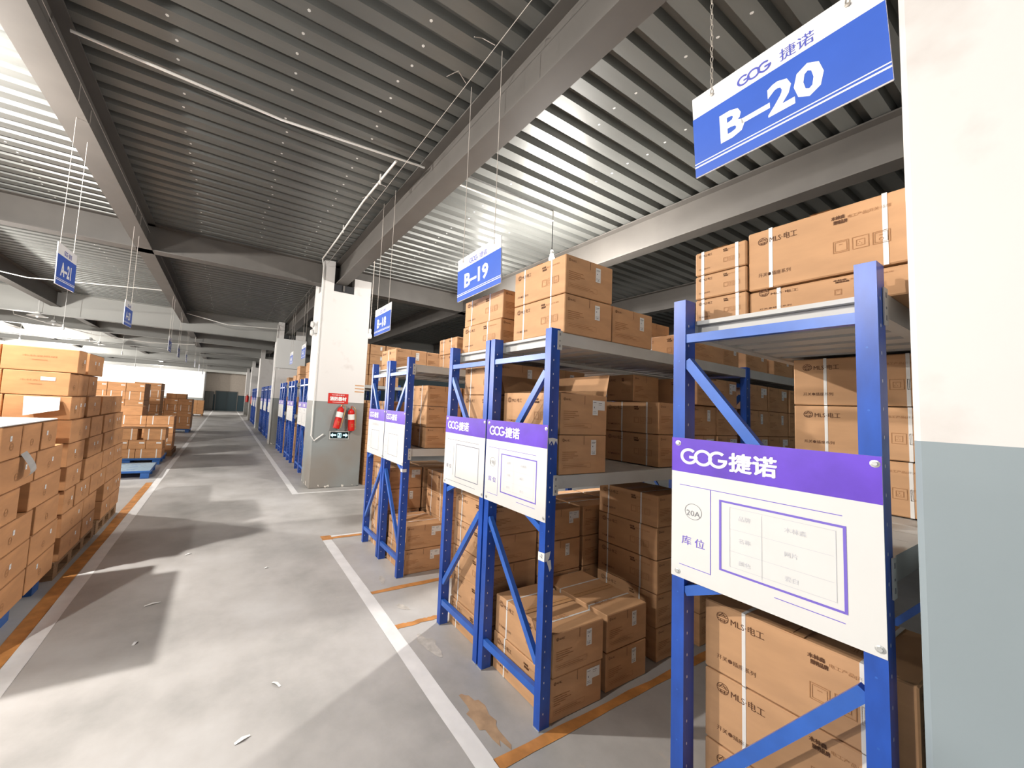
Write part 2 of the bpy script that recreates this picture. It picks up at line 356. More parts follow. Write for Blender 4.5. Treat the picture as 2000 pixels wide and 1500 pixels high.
# intermediate purlins seen edge-on in the far half
for yg in [17.9, 24.5, 31.4, 37]:
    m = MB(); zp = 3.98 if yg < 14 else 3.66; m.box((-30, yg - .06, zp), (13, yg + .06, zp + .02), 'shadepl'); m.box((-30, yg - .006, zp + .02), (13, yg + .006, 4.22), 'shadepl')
    tag(m.obj('purlin'), 'thin pale purlin across the hall, %s counted from the camera' % {17.9: 'first', 24.5: 'second', 31.4: 'third', 37: 'last'}[yg], 'beam', 'thin purlins between the girders')

# ------------------------------------------------------------------ pillars
PX0, PX1 = 1.43, 2.36
def pillar(y0, y1, label, notch=True, x0=PX0):
    m = MB(); k = 'pillar'
    if notch:
        
        zt = 3.66 if y0 < 8 else 3.53
        m.rbox((x0, y0, 0), (PX1, y1, zt), .01, k)
        for a, b in ((y0 + .003, y0 + .195), (y0 + .405, y1 - .003)):
            m.box((x0 + .005, a, zt - .01), (1.63, b, 4.22), k); m.box((2.02, a, zt - .01), (PX1 - .005, b, 3.97), k)
    else: m.rbox((x0, y0, 0), (x0 + .93, y1, 4.22), .012, 'pillarnear')
    o = m.obj('pillar'); tag(o, label, 'pillar')
    if notch:
        b = MB(); b.box((1.64, y0 + .02, 3.66), (2.01, y0 + .06, 3.80), 'black'); b.box((1.80, y0 - .01, 3.68), (1.83, y0 + .02, 3.79), 'steel')
        b.box((1.632, y0 + .06, 3.662), (2.018, y1 - .06, 3.799), 'steel'); b.obj('beam_bracket', o)
    return o
pillar(-.5, .236, 'huge white and grey painted pillar filling the right edge', False, 1.475)
P7 = pillar(7.02, 7.76, 'white over grey pillar carrying two red fire extinguishers')
far_p = ['white over grey pillar, next one behind the extinguisher pillar', 'third white pillar counted from the extinguisher pillar', 'fourth white pillar counted from the extinguisher pillar', 'fifth white pillar counted from the extinguisher pillar', 'last small white pillar near the dark far door']
for yy, lb in zip([13.9, 20.8, 27.7, 34.6], far_p): pillar(yy, yy + .74, lb)

# ------------------------------------------------------------------ floor lines
def strip(name, pts, k, label, z=.002):
    m = MB(); m.add([(x, y_, z) for x, y_ in pts], [tuple(range(len(pts)))], k); return tag(m.obj(name), label, 'floor line')
def wob(x0, x1, y0, y1, k, name, label, z=.002, ax='y', amp=.004, n=24):
    m = MB(); r = random.Random(hash(label) % 999 if 0 else len(label)); A = []; B = []
    for i in range(n + 1):
        t = i / n
        if ax == 'y': yy = y0 + (y1 - y0) * t; A.append((x0 + r.uniform(-amp, amp), yy, z)); B.append((x1 + r.uniform(-amp, amp), yy, z))
        else: xx = x0 + (x1 - x0) * t; A.append((xx, y1 + r.uniform(-amp, amp), z)); B.append((xx, y0 + r.uniform(-amp, amp), z))
    m.add(A + B, [(i, i + n + 1, i + n + 2, i + 1) if ax != 'y' else (i, i + n + 1, i + n + 2, i + 1) for i in range(n)], k)
    return tag(m.obj(name), label, 'floor line')
wob(1.105, 1.205, -2.5, 4.42, 'whiteline', 'painted_line', 'wide white line on the floor in front of the nearest racks')
wob(1.105, 1.225, 4.42, 4.56, 'orange', 'painted_line', 'short orange corner patch where the near white line turns right')
wob(1.225, 1.62, 4.50, 4.545, 'whiteline', 'painted_line', 'thin white line leading from the orange corner toward the racks', ax='x', n=8)
wob(1.225, 1.62, 4.44, 4.50, 'orange', 'painted_line', 'thin orange line beside the thin white line at the corner', ax='x', n=8)
wob(1.11, 1.215, 6.68, 43, 'whiteline', 'painted_line', 'far white line along the foot of the distant racks', n=60)
wob(1.215, 2.6, 6.70, 6.76, 'whiteline', 'painted_line', 'white line crossing before the extinguisher pillar', ax='x')
wob(-.975, -.875, -2.5, 43, 'whiteline', 'painted_line', 'long white line beside the left pallet stacks', n=80)
wob(-1.075, -.977, -2.5, 8.2, 'orange', 'painted_line', 'orange line along the left pallet stacks', amp=.006)
wob(1.205, 6.0, 1.375, 1.425, 'orange', 'painted_line', 'wide orange line on the floor beside the 19B rack foot', ax='x', amp=.006)
wob(1.205, 4.0, 3.055, 3.105, 'orange', 'painted_line', 'orange line on the floor nearest the second pair of racks', ax='x', amp=.006)
wob(1.205, 1.62, 2.525, 2.57, 'orange', 'painted_line', 'orange line ending at the foot of the 19A rack frame', ax='x', amp=.006)
def blotch(cx, cy, rx, ry, k, rot, seed, z=.0015):
    r = random.Random(seed); n = 22; P = []
    for i in range(n):
        a = 2 * math.pi * i / n; q = 1 + r.uniform(-.28, .28); x_, y_ = rx * q * math.cos(a), ry * q * math.sin(a)
        P.append((cx + x_ * math.cos(rot) - y_ * math.sin(rot), cy + x_ * math.sin(rot) + y_ * math.cos(rot), z))
    m = MB(); m.add(P, [tuple(range(n))], k); return m
M['stain'] = mat('old_tape_residue', (0.50, 0.33, 0.20), .7, var=.25, scale=12)
M['dust'] = mat('pale_plaster_dust', (0.62, 0.58, 0.53), .8, var=.2, scale=20)
for i, (a, lb) in enumerate([((1.30, 1.64, .055, .17, 'stain', .02, 1), 'tan tape residue on the floor between white line and the 19B rack foot'),
        ((1.33, 2.28, .05, .12, 'dust', .2, 2), 'pale plaster stain on the floor before the middle rack upright'),
        ((1.36, 2.78, .03, .06, 'dust', .5, 3), 'round pale stain between the two short orange lines'),
        ((1.38, 3.27, .03, .07, 'dust', -.3, 4), 'small pale stain near the foot of the 18B rack')]):
    tag(blotch(*a).obj('floor_stain'), lb, 'stain')
for i, (px, py, sx, rt, lb) in enumerate([(-.19, 4.5, .03, .5, 'curled white paper scrap in the shadow on the aisle floor'), (.20, 2.02, .035, .3, 'white paper scrap on the bright near floor, left one'),
        (.36, 1.45, .03, .9, 'white paper scrap nearest the camera on the aisle floor'), (.47, 3.9, .018, .1, 'tiny white scrap left of the near white line'),
        (-.37, 3.05, .02, 1.1, 'small white scrap in front of the left stack shadow'), (.38, 2.32, .03, 2.2, 'white scrap farther up the bright near floor'),
        (-.35, 3.55, .05, .2, 'flattened transparent film scrap on the aisle floor')]):
    m = MB(); t = Matrix.Rotation(rt, 4, 'Z'); P = [t @ Vector(p) for p in ((-sx, -.006, .001), (0, -.01, .008), (sx, -.004, .002), (sx, .006, .002), (0, .008, .010), (-sx, .008, .001))]
    m.add(P, [(0, 1, 4, 5), (1, 2, 3, 4)], 'paper'); o = m.obj('paper_scrap', None, (px, py, .0015)); tag(o, lb, 'scrap')

# ------------------------------------------------------------------ cartons
_cm = {}
def put(m, geo, face, D, x, y_, k, sc=1.0, off=.0012):
    dx, dy, dz = D       # root at base centre; u runs left to right as one looks at the face
    if face == 'L': m.flat(geo, (-dx / 2 - off, dy / 2 - x, y_), (0, -1, 0), (0, 0, 1), k, sc)
    elif face == 'F': m.flat(geo, (-dx / 2 + x, -dy / 2 - off, y_), (1, 0, 0), (0, 0, 1), k, sc)
    elif face == 'R': m.flat(geo, (dx / 2 + off, -dy / 2 + x, y_), (0, 1, 0), (0, 0, 1), k, sc)
    elif face == 'T': m.flat(geo, (-dx / 2 - 0 + x, -dy / 2 + y_, dz + off), (1, 0, 0), (0, 1, 0), k, sc)
def ptext(m, s, face, D, x, y_, wd, ht, k, bold=0.0): put(m, fit(text(s, 1, bold), wd, ht), face, D, x, y_, k)
def carton_mesh(D, kind):
    key = (tuple(round(a, 3) for a in D), kind)
    if key in _cm: return _cm[key]
    dx, dy, dz = D; m = MB(); body = 'card' if kind in ('mls', 'mlsfar', 'open') else 'card2'
    if kind == 'open':
        t = .006; h = (dx / 2, dy / 2)
        m.box((-h[0], -h[1], 0), (h[0], h[1], t), body)
        m.box((-h[0], -h[1], t), (-h[0] + t, h[1], dz), body); m.box((h[0] - t, -h[1], t), (h[0], h[1], dz), body)
        m.box((-h[0] + t, -h[1], t), (h[0] - t, -h[1] + t, dz), body); m.box((-h[0] + t, h[1] - t, t), (h[0] - t, h[1], dz), body)
    else: m.rbox((-dx / 2, -dy / 2, 0), (dx / 2, dy / 2, dz - .002), .004, body)
    u = dy / .46; v = dz / .225
    if kind in ('mls', 'open'):
        put(m, fit(EMB, .034 * u), 'L', D, .035 * u, .165 * v, 'ink')
        ptext(m, 'MLS·电工', 'L', D, .075 * u, .168 * v, .088 * u, .024 * v, 'ink', .012)
        ptext(m, '开关●插座系列', 'L', D, .036 * u, .045 * v, .105 * u, .015 * v, 'ink')
        ptext(m, '木林森', 'L', D, .262 * u, .182 * v, .036 * u, .013 * v, 'ink', .03); ptext(m, '照明品牌', 'L', D, .268 * u, .166 * v, .036 * u, .013 * v, 'ink', .03)
        ptext(m, '电工产品|开关·插座', 'L', D, .306 * u, .176 * v, .105 * u, .012 * v, 'ink2')
        for q, x in enumerate((.265, .315, .365)):
            put(m, join(frame(0, 0, .042, .046, .002), frame(.005, .005, .037, .041, .0015) if q != 1 else frame(.010, .010, .032, .034, .0015)), 'L', D, x * u, .07 * v, 'ink2', min(u, v))
            if q == 1: put(m, join(rect(.018, .024, .020, .027), rect(.0145, .016, .0165, .019), rect(.0225, .016, .0245, .019)), 'L', D, x * u, .07 * v, 'ink2', min(u, v))
            if q == 2: put(m, ring(.021, .016, .006, .0015, 0, 360, 12), 'L', D, x * u, .07 * v, 'ink2', min(u, v))
            if q != 1: put(m, rect(.016, .030, .026, .032), 'L', D, x * u, .07 * v, 'ink2', min(u, v))
        f = dx / .4
        put(m, fit(EMB, .018), 'F', D, .02 * f, .185 * v, 'ink'); ptext(m, 'MLS·电工', 'F', D, .042 * f, .187 * v, .042 * f, .012 * v, 'ink', .01)
        for q in range(5): put(m, rect(0, 0, (.12, .10, .13, .09, .05)[q] * f, .004), 'F', D, .022 * f, (.125 - q * .011) * v, 'ink2')
        put(m, frame(0, 0, .24 * f, .028 * v, .0012), 'F', D, .022 * f, .035 * v, 'ink2'); put(m, join(rect(0, 0, .2 * f, .003), rect(0, .009, .17 * f, .012)), 'F', D, .03 * f, .042 * v, 'ink2')
        put(m, rect(-.0015, 0, .0015, .05), 'F', D, dx / 2, dz - .055, 'ink')
        put(m, rect(0, 0, dx - .02, .003), 'T', D, .01, dy / 2, 'seam'); put(m, rect(0, 0, dx - .004, .05), 'T', D, .002, dy / 2 - .025, 'tape', 1, .0008)
        ptext(m, 'MLS·电工', 'T', D, .1, dy * .2, .12, .03, 'ink2'); put(m, fit(EMB, .04), 'T', D, .05, dy * .2, 'ink2')
    elif kind == 'mlsfar':
        put(m, fit(EMB, .03 * u), 'L', D, .035 * u, .17 * v, 'ink'); put(m, rect(0, 0, .08 * u, .014), 'L', D, .075 * u, .172 * v, 'ink2')
        put(m, frame(0, 0, .05, .05, .003), 'L', D, .28 * u, .07 * v, 'ink2')
        put(m, rect(0, 0, .08, .01), 'F', D, .03, .18 * v, 'ink2'); put(m, rect(0, 0, .2 * dx / .4, .003), 'F', D, .03, .06 * v, 'ink2')
    elif kind in ('left', 'lefta'):
        put(m, join(ring(.5, .5, .5, .16, 0, 360, 14), rect(.2, .42, .8, .58)), 'R', D, dy * .42, dz * .25, 'ink2', .05)
        put(m, rect(0, 0, dy - .006, .003), 'R', D, .003, dz * .5 if dz > .25 else dz - .004, 'seam')
        ptext(m, '木林森照明', 'F', D, dx * .25, dz * .58, dx * .45, .016, 'ink2'); put(m, rect(0, 0, dx * .2, .006), 'F', D, dx * .38, dz * .45, 'ink2')
        put(m, rect(0, 0, dx - .02, .003), 'T', D, .01, dy / 2, 'seam')
    elif kind == 'flatpack':
        put(m, rect(0, 0, dy, .002), 'L', D, 0, dz * .5, 'seam'); put(m, rect(0, 0, dx, .002), 'F', D, 0, dz * .5, 'seam')
    me = m.mesh('carton'); _cm[key] = me; return me
def strap_mesh(D):
    key = ('strap', tuple(round(a, 3) for a in D))
    if key not in _cm:
        dx, dy, dz = D; m = MB(); e = .0012; wd = .0052; t = .0006
        X = dx / 2 + e; Z0 = .0005; Z = dz + e - .002
        m.box((-X, -wd, Z0), (-X + t, wd, Z), 'strap'); m.box((X - t, -wd, Z0), (X, wd, Z), 'strap'); m.box((-X, -wd, Z - t), (X, wd, Z), 'strap')
        _cm[key] = m.mesh('strapping_band')
    return _cm[key]
def label_mesh(kind):
    if kind not in _cm:
        m = MB()
        if kind == 'tall':
            m.box((0, -.0008, 0), (.042, 0, .085), 'paper')
            m.flat(join(rect(.004, .070, .036, .073), rect(.004, .064, .030, .066), rect(.010, .045, .016, .052), rect(.005, .02, .014, .022), rect(.02, .02, .034, .022), rect(.005, .014, .014, .016), rect(.018, .012, .03, .015), rect(.005, .007, .032, .009)), (0, -.0012, 0), (1, 0, 0), (0, 0, 1), 'grey_ink')
        elif kind == 'wide':
            m.box((0, -.0008, 0), (.045, 0, .085), 'paper'); m.box((.045, -.0008, .030), (.105, 0, .085), 'paper')
            m.flat(join(rect(.004, .072, .03, .075), rect(.05, .070, .08, .073), rect(.05, .060, .075, .062), rect(.004, .02, .03, .022), rect(.004, .012, .036, .014), rect(.01, .04, .016, .05)), (0, -.0012, 0), (1, 0, 0), (0, 0, 1), 'grey_ink')
        elif kind == 'dot':
            m.box((0, -.012, -.016), (.0008, .012, .016), 'paper'); m.flat(rect(-.006, -.004, .006, .003), (.0011, 0, 0), (0, 1, 0), (0, 0, 1), 'faint')
        elif kind == 'white':
            m.box((0, -.0008, 0), (.09, 0, .03), 'paper')
        _cm[kind] = m.mesh('paper_label')
    return _cm[kind]
NC = [0]
def carton(x, y_, z, D, kind, label, group, straps=(), lab=None, yaw=None):
    r = random.Random(NC[0] * 13 + 5); NC[0] += 1
    rz = r.uniform(-.006, .006) if yaw is None else yaw
    o = link('carton', carton_mesh(D, kind), None, (x + D[0] / 2, y_ + D[1] / 2, z), rz); tag(o, label, 'carton', group)
    for s_ in straps: link('strapping_band', strap_mesh(D), o, (0, D[1] / 2 - s_ * D[1], 0))
    if lab == 'tall': link('paper_label', label_mesh('tall'), o, (D[0] * .10 + r.uniform(0, .03), -D[1] / 2 - .0014, D[2] * .48))
    elif lab == 'wide': link('paper_label', label_mesh('wide'), o, (D[0] / 2 - .125, -D[1] / 2 - .0014, D[2] * .50))
    elif lab == 'dot': link('paper_sticker', label_mesh('dot'), o, (D[0] / 2 + .0013, D[1] * r.uniform(-.22, .3), D[2] * r.uniform(.5, .68)))
    elif lab == 'dots':
        for q in (-.05, .06): link('paper_sticker', label_mesh('dot'), o, (D[0] / 2 + .0013, q, D[2] * .6))
    elif lab == 'front':
        link('paper_label', label_mesh('white'), o, (D[0] * .05, -D[1] / 2 - .0014, D[2] * .62))
    return o
ORD = ['bottom', 'second', 'third', 'fourth', 'fifth', 'sixth', 'seventh', 'eighth', 'ninth', 'tenth']
def tiername(i, n, base='up'):
    if n == 1: return 'single'
    if i == n - 1: return 'topmost'
    if i == 0: return 'bottommost'
    return ORD[i] + '-lowest'
def column(x, y_, z, dx, dy, h, n, kind, where, group, straps=(.3, .78), labs=None, jit=.006, adj='brown'):
    r = random.Random(int(x * 100 + y_ * 37 + z * 11))
    for i in range(n):
        lb = f"{tiername(i, n)} {adj} carton {where}" if n > 1 else f"{adj} carton {where}"
        carton(x + r.uniform(-jit, jit), y_ + r.uniform(-jit, jit) * .5, z + i * (h + .0022), (dx, dy, h), kind, lb, group, straps, labs[i % len(labs)] if labs else None)

# ------------------------------------------------------------------ racks
def upright_mesh(top=2.055):
    if 'up' in _cm: return _cm['up']
    m = MB(); k = 'blue'    # C channel, narrow face to the aisle; local origin at the aisle-side near corner
    W, Dp, t = .042, .068, .003
    m.box((0, 0, .004), (t, W, top), k)
    m.box((t, 0, .004), (Dp, t, top), k); m.box((t, W - t, .004), (Dp, W, top), k)
    m.box((Dp - t, t, .004), (Dp, .013, top), k); m.box((Dp - t, W - .013, .004), (Dp, W - t, top), k)
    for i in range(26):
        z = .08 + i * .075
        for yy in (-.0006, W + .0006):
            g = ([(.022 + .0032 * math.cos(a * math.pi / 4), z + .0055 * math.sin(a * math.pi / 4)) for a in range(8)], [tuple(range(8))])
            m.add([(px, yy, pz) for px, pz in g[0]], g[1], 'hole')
    for i in range(11):
        z = .12 + i * .17; m.add([(-.0006, .021 + .0028 * math.cos(a * math.pi / 3), z + .0028 * math.sin(a * math.pi / 3)) for a in range(6)], [(0, 1, 2, 3, 4, 5)], 'blue2')
    _cm['up'] = m.mesh('upright'); return _cm['up']
def foot_mesh():
    if 'ft' not in _cm:
        m = MB(); m.box((-.004, 0, 0), (.085, .042, .004), 'zinc'); m.lathe([(0, .012), (.006, .012), (.006, .004)], 'zinc', (.078, .030, 0), 8); _cm['ft'] = m.mesh('foot_plate')
    return _cm['ft']
def brace(parent, x, ya, za, yb, zb, r=.016):
    m = MB(); a = Vector((x + .018, ya, za)); b = Vector((x + .018, yb, zb)); t = (b - a).normalized(); nrm = t.cross(Vector((1, 0, 0))).normalized() * r
    hx = Vector((.014, 0, 0)); vs = [a - nrm - hx, a + nrm - hx, a + nrm + hx, a - nrm + hx, b - nrm - hx, b + nrm - hx, b + nrm + hx, b - nrm + hx]
    fs = [(0, 1, 2, 3), (7, 6, 5, 4), (0, 4, 5, 1), (1, 5, 6, 2), (2, 6, 7, 3), (3, 7, 4, 0)]
    m.add(vs, fs, 'blue2'); return m.obj('brace', parent)
def end_plate_mesh():
    if 'ep' not in _cm:
        m = MB(); m.box((0, -.003, 0), (.034, 0, .105), 'shelf')
        for z in (.014, .046, .078): m.box((.011, -.0036, z), (.020, -.003, z + .014 if z != .046 else z + .006), 'grey_ink')
        _cm['ep'] = m.mesh('end_plate')
    return _cm['ep']
def rack(yo, dy, label, group, bays=(1.505, 3.73, 5.95), levels=(1.985, 1.26), mirror=False, detail=True, top=2.055, board=None, lowbeam=.07):
    root = empty('storage_rack', (0, 0, 0), label, 'rack', group); W = .042; y1 = yo + dy
    for bi, x in enumerate(bays):
        for yy in (yo, y1 - W):
            u = link('upright', upright_mesh(top), root, (x, yy, 0)); link('foot_plate', foot_mesh(), u, (0, 0, 0))
        if bi > 0 and not detail: continue
        a, b = (y1 - W, yo + W) if not mirror else (yo + W, y1 - W)
        s_ = -1 if not mirror else 1
        brace(root, x, a, 1.905, b, 1.905); brace(root, x, a, .165, b, .165, .02)
        brace(root, x, a, 1.82, b, 1.20); brace(root, x, b, 1.20, a, .98); brace(root, x, b, .92, a, .30) if not mirror else brace(root, x, b, .92, a, .30)
    for lv in levels:
        for bi in range(len(bays) - 1):
            xa, xb = bays[bi] + .068, bays[bi + 1]
            for side, yy in ((0, yo + .004), (1, y1 - .040)):
                m = MB(); m.box((xa, yy, lv - lowbeam), (xb, yy + .036, lv - .018), 'shelf'); m.box((xa, yy if side == 0 else yy + .018, lv - .018), (xb, yy + .018 if side == 0 else yy + .036, lv), 'shelf')
                bm_ = m.obj('shelf_beam', root)
                if bi == 0 and side == 0: link('end_plate', end_plate_mesh(), bm_, (bays[bi] + .045, yo - .001 if side == 0 else y1 + .004, lv - .10))
            m = MB(); n = max(1, int((xb - xa) / .145)); st = (xb - xa) / n
            for q in range(n):
                x0 = xa + q * st; m.box((x0 + .001, yo + .022, lv - .019), (x0 + st - .001, y1 - .022, lv - .004), 'shelfd')
                m.box((x0 + .028, yo + .04, lv - .062), (x0 + st - .028, y1 - .04, lv - .020), 'shelfd')
            m.obj('shelf_deck', root)
    if board: location_board(root, board, yo, dy, bays[0])
    return root
def location_board(root, spec, yo, dy, x, z0=1.025, z1=1.53):
    code, style, lbl = spec; m = MB(); w_ = dy; X = x - .0045; yl = yo + dy; h = z1 - z0
    m.box((X, yo, z0), (X + .004, yl, z1), 'board')
    def P(geo, u, v, k, off=.0008): m.flat(geo, (X - off, yl - u, z0 + v), (0, -1, 0), (0, 0, 1), k)
    P(rect(0, 0, w_, h * .245), 0, h * .755, 'purple', .0005)
    P(fit(GOG, None, .058), .030, h * .815, 'letter')
    P(fit(text('捷诺', 1, .035), .125, .062), .185, h * .81, 'letter')
    if style == 'A':
        P(rect(0, 0, .42, .0022), .028, h * .66, 'purline'); P(rect(0, 0, .0022, h * .565), .128, h * .095, 'purline')
        P(rect(0, 0, .10, .0022), .028, h * .095, 'purline'); P(rect(0, 0, .15, .0022), .30, h * .10, 'purline')
        P(frame(0, 0, .30, h * .46, .0065), .155, h * .15, 'purline'); P(frame(.02, .02, .27, h * .42, .0012), .165, h * .155, 'faint')
        for q in range(1, 3): P(rect(.185, h * (.155 + q * .14), .43, h * (.155 + q * .14) + .001), 0, 0, 'faint')
        P(rect(0, 0, .001, h * .38), .27, h * .18, 'faint')
        for q, (a, b) in enumerate((('品牌', '木林森'), ('名称', '网片'), ('颜色', '瓷白'))):
            P(fit(text(a), .032), .21, h * (.50 - q * .14), 'faint'); P(fit(text(b), .05 if q == 0 else .03), .325, h * (.50 - q * .14), 'faint')
        P(ring(.028, .028, .028, .0014), .046, h * .43, 'grey_ink'); P(fit(text(code), .044), .052, h * .455, 'grey_ink')
        P(fit(text('库 位', 1, .012), .075), .036, h * .245, 'purline')
    elif style == 'Ag':
        P(rect(0, 0, .40, .0022), .035, h * .66, 'slate'); P(rect(0, 0, .002, h * .42), .128, h * .16, 'slate')
        P(rect(0, 0, .38, .0022), .03, h * .07, 'slate'); P(frame(0, 0, .28, h * .47, .004), .16, h * .14, 'slate')
        P(ring(.024, .024, .024, .0014), .05, h * .43, 'faint'); P(fit(text(code), .036), .056, h * .458, 'faint')
        P(fit(text('库 位', 1, .012), .07), .036, h * .245, 'slate')
    else:
        P(fit(text('主体规格表', 1), .24), .11, h * .63, 'faint'); P(frame(0, 0, .24, h * .42, .003), .12, h * .12, 'slate')
        for q in range(4): P(rect(0, 0, .04, .008), .04, h * (.14 + q * .13), 'faint')
    o = m.obj('location_board', root); o['label'] = lbl
    for yy, zz in ((yo + .012, z1 - .02), (yl - .022, z1 - .02), (yo + .012, z0 + .02), (yl - .022, z0 + .02)):
        if 'bolt' not in _cm:
            b = MB(); b.lathe([(0, .004), (.005, .004), (.006, .002), (.010, .001), (.010, 0)], 'zinc', (0, 0, 0), 10, Matrix.Rotation(-math.pi / 2, 4, 'Y')); _cm['bolt'] = b.mesh('bolt')
        if style != 'far': link('bolt', _cm['bolt'], o, (X, yy, zz))
G20 = rack(.292, .522, 'nearest blue rack with the 20A board beside the huge pillar', None, board=('20A', 'A', 'white board with purple header reading 20A'), levels=(1.985, 1.262))
G19 = rack(1.444, .525, 'blue rack with the 19B board on its end frame', None, levels=(2.04, 1.262), board=('19B', 'A', 'white board with purple header and torn top corners reading 19B'), mirror=True)
G19b = rack(1.984, .50, 'blue rack standing back to back behind the 19B rack', None, levels=(2.02, 1.25), board=('19A', 'Ag', 'white board with purple header reading 19A'))
G18 = rack(3.235, .50, 'blue rack at the near side of the second rack pair', None, levels=(1.99, 1.18), board=('18B', 'C', 'white board with a form on the second rack pair, right one'), mirror=True)
G18b = rack(3.752, .495, 'blue rack at the far side of the second rack pair', None, levels=(1.99, 1.18), board=('18A', 'C', 'white board with a form on the second rack pair, left one'))
k = 0
fn = ['first', 'second', 'third', 'fourth', 'fifth', 'sixth', 'seventh', 'eighth', 'ninth', 'tenth', 'eleventh', 'twelfth', 'thirteenth']
for ys, zone in (((8.1, 9.9, 11.7), 'between the extinguisher pillar and the next pillar'), ((15.1, 16.9, 18.7), 'beyond the second pillar'), ((22.0, 23.8, 25.6), 'beyond the third pillar')):
    j = 0
    for y0 in ys:
        for q in (0, 1):
            rack(y0 + q * .525, .505, f'{fn[j]} distant blue rack {zone}', 'distant blue racks', bays=(1.505, 3.73), levels=(1.99, 1.2), mirror=(q == 0), detail=False,
                 board=('', 'far', 'white board on a distant rack'))
            j += 1
# torn tape, tags on the posts
m = MB(); 
for (a, b, c, d) in ((1.503, 1.446, 1.445, .03), ):
    m.add([(1.5035, 1.486, 1.465), (1.5035, 1.446, 1.455), (1.5035, 1.446, 1.42), (1.5035, 1.466, 1.45)], [(0, 1, 2, 3)], 'paper')
m.add([(1.505, 1.4425, 1.462), (1.535, 1.4425, 1.464), (1.572, 1.4425, 1.458), (1.572, 1.4425, 1.428), (1.560, 1.4425, 1.45), (1.545, 1.4425, 1.425), (1.53, 1.4425, 1.448), (1.512, 1.4425, 1.43)], [(0, 1, 2, 3, 4, 5, 6, 7)], 'paper')
tp = m.obj('torn_tape', G19)
m = MB(); m.add([(1.502, 1.487, .868), (1.502, 1.442, .872), (1.502, 1.442, .828), (1.502, 1.487, .825)], [(0, 1, 2, 3)], 'paper')
m.add([(1.506, 1.4415, .872), (1.545, 1.4415, .878), (1.535, 1.4415, .84), (1.508, 1.4415, .828)], [(0, 1, 2, 3)], 'paper')
m.add([(1.515, 1.4405, .832), (1.545, 1.4405, .835), (1.552, 1.4405, .79), (1.54, 1.4405, .775), (1.53, 1.4405, .80)], [(0, 1, 2, 3, 4)], 'paper')
m.flat(fit(text('-2', 1, .03), .02), (1.5015, 1.475, .842), (0, -1, 0), (0, 0, 1), 'grey_ink'); m.obj('torn_tag', G19)
m = MB(); m.add([(1.502, 3.276, .995), (1.502, 3.236, .995), (1.502, 3.236, .965), (1.502, 3.276, .965)], [(0, 1, 2, 3)], 'paper'); m.add([(1.504, 3.2335, .995), (1.545, 3.2335, .995), (1.545, 3.2335, .965), (1.504, 3.2335, .965)], [(0, 1, 2, 3)], 'paper'); m.obj('paper_tag', G18)

# ---- cartons on the racks
T, L_, W_ = 'tall', 'wide', (.28, .80)
# rack 20
for i in range(3): carton(1.64, .632, 1.987 + i * .098, (.24, .172, .096), 'mls', f'{tiername(i, 3)} small flat carton stacked on the 20A rack top', 'small cartons on the 20A rack', (.16, .83))
carton(1.655, .247, 1.987, (.42, .383, .088), 'mls', 'lower large carton on the 20A rack top, half hidden by its shelf edge', None, (.22, .80))
carton(1.650, .247, 2.0795, (.42, .383, .218), 'mls', 'large carton on top of the 20A rack touching the right pillar', None, (.17, .86), yaw=0)
column(2.36, .297, 1.2635, .42, .43, .2145, 3, 'mls', 'of the pile on the middle shelf behind the 20A board', 'middle shelf cartons of the 20A rack', (.25, .8))
column(1.60, .262, .001, .42, .487, .236, 4, 'mls', 'in the floor pile right behind the 20A rack frame', 'floor cartons of the 20A rack', (.24, .80), jit=.004)
column(2.06, .30, .001, .42, .46, .236, 3, 'mls', 'in the second floor pile behind the 20A rack frame', 'floor cartons of the 20A rack')
# rack 19 near side
column(1.597, 1.438, 2.042, .40, .42, .221, 2, 'mls', 'with white shipping label on top of the 19B rack corner', 'cartons on top of the 19B rack', (.22, .75), [T, T])
carton(2.012, 1.442, 2.042, (.40, .42, .222), 'mls', 'single carton right of the labelled pair on the 19B rack top', None, (.3, .8), T)
carton(2.45, 1.60, 2.042, (.26, .3, .045), 'flatpack', 'flattened empty carton lying on the 19B rack top', None)
column(2.98, 1.47, 2.042, .44, .45, .205, 1, 'mls', 'with straps midway on the 19B rack top', 'row of cartons on the 19B rack top', (.3, .8))
column(3.46, 1.49, 2.042, .26, .42, .215, 1, 'mls', 'fourth along the 19B rack top', 'row of cartons on the 19B rack top', (.25, .8), [T])
column(3.84, 1.49, 2.042, .42, .44, .215, 1, 'mls', 'fifth along the 19B rack top', 'row of cartons on the 19B rack top', (.25, .8), [L_])
column(4.30, 1.46, 2.042, .42, .44, .215, 1, 'mls', 'sixth along the 19B rack top', 'row of cartons on the 19B rack top', (.25, .8), [T])
column(4.76, 1.46, 2.042, .42, .44, .215, 1, 'mls', 'last along the 19B rack top', 'row of cartons on the 19B rack top', (.25, .8), [L_])
carton(1.597, 1.45, 1.264, (.385, .47, .217), 'mls', 'closed carton under the open one on the 19B middle shelf', None, (.2, .8), T)
oc = carton(1.595, 1.45, 1.4825, (.385, .47, .225), 'open', 'opened carton with raised flaps on the 19B middle shelf', None, (), L_)
m = MB(); m.add([(-.19, .235, .225), (.19, .235, .225), (.205, .30, .345), (-.175, .30, .345)], [(0, 1, 2, 3), (3, 2, 1, 0)], 'card'); m.obj('flap', oc)
m = MB(); m.add([(.192, -.23, .225), (.192, .23, .225), (.235, .235, .35), (.235, -.22, .36)], [(0, 1, 2, 3), (3, 2, 1, 0)], 'card'); m.obj('flap', oc)
m = MB(); m.add([(-.19, -.235, .225), (.19, -.235, .225), (.15, -.10, .243), (-.15, -.11, .24)], [(0, 1, 2, 3), (3, 2, 1, 0)], 'card'); m.obj('flap', oc)
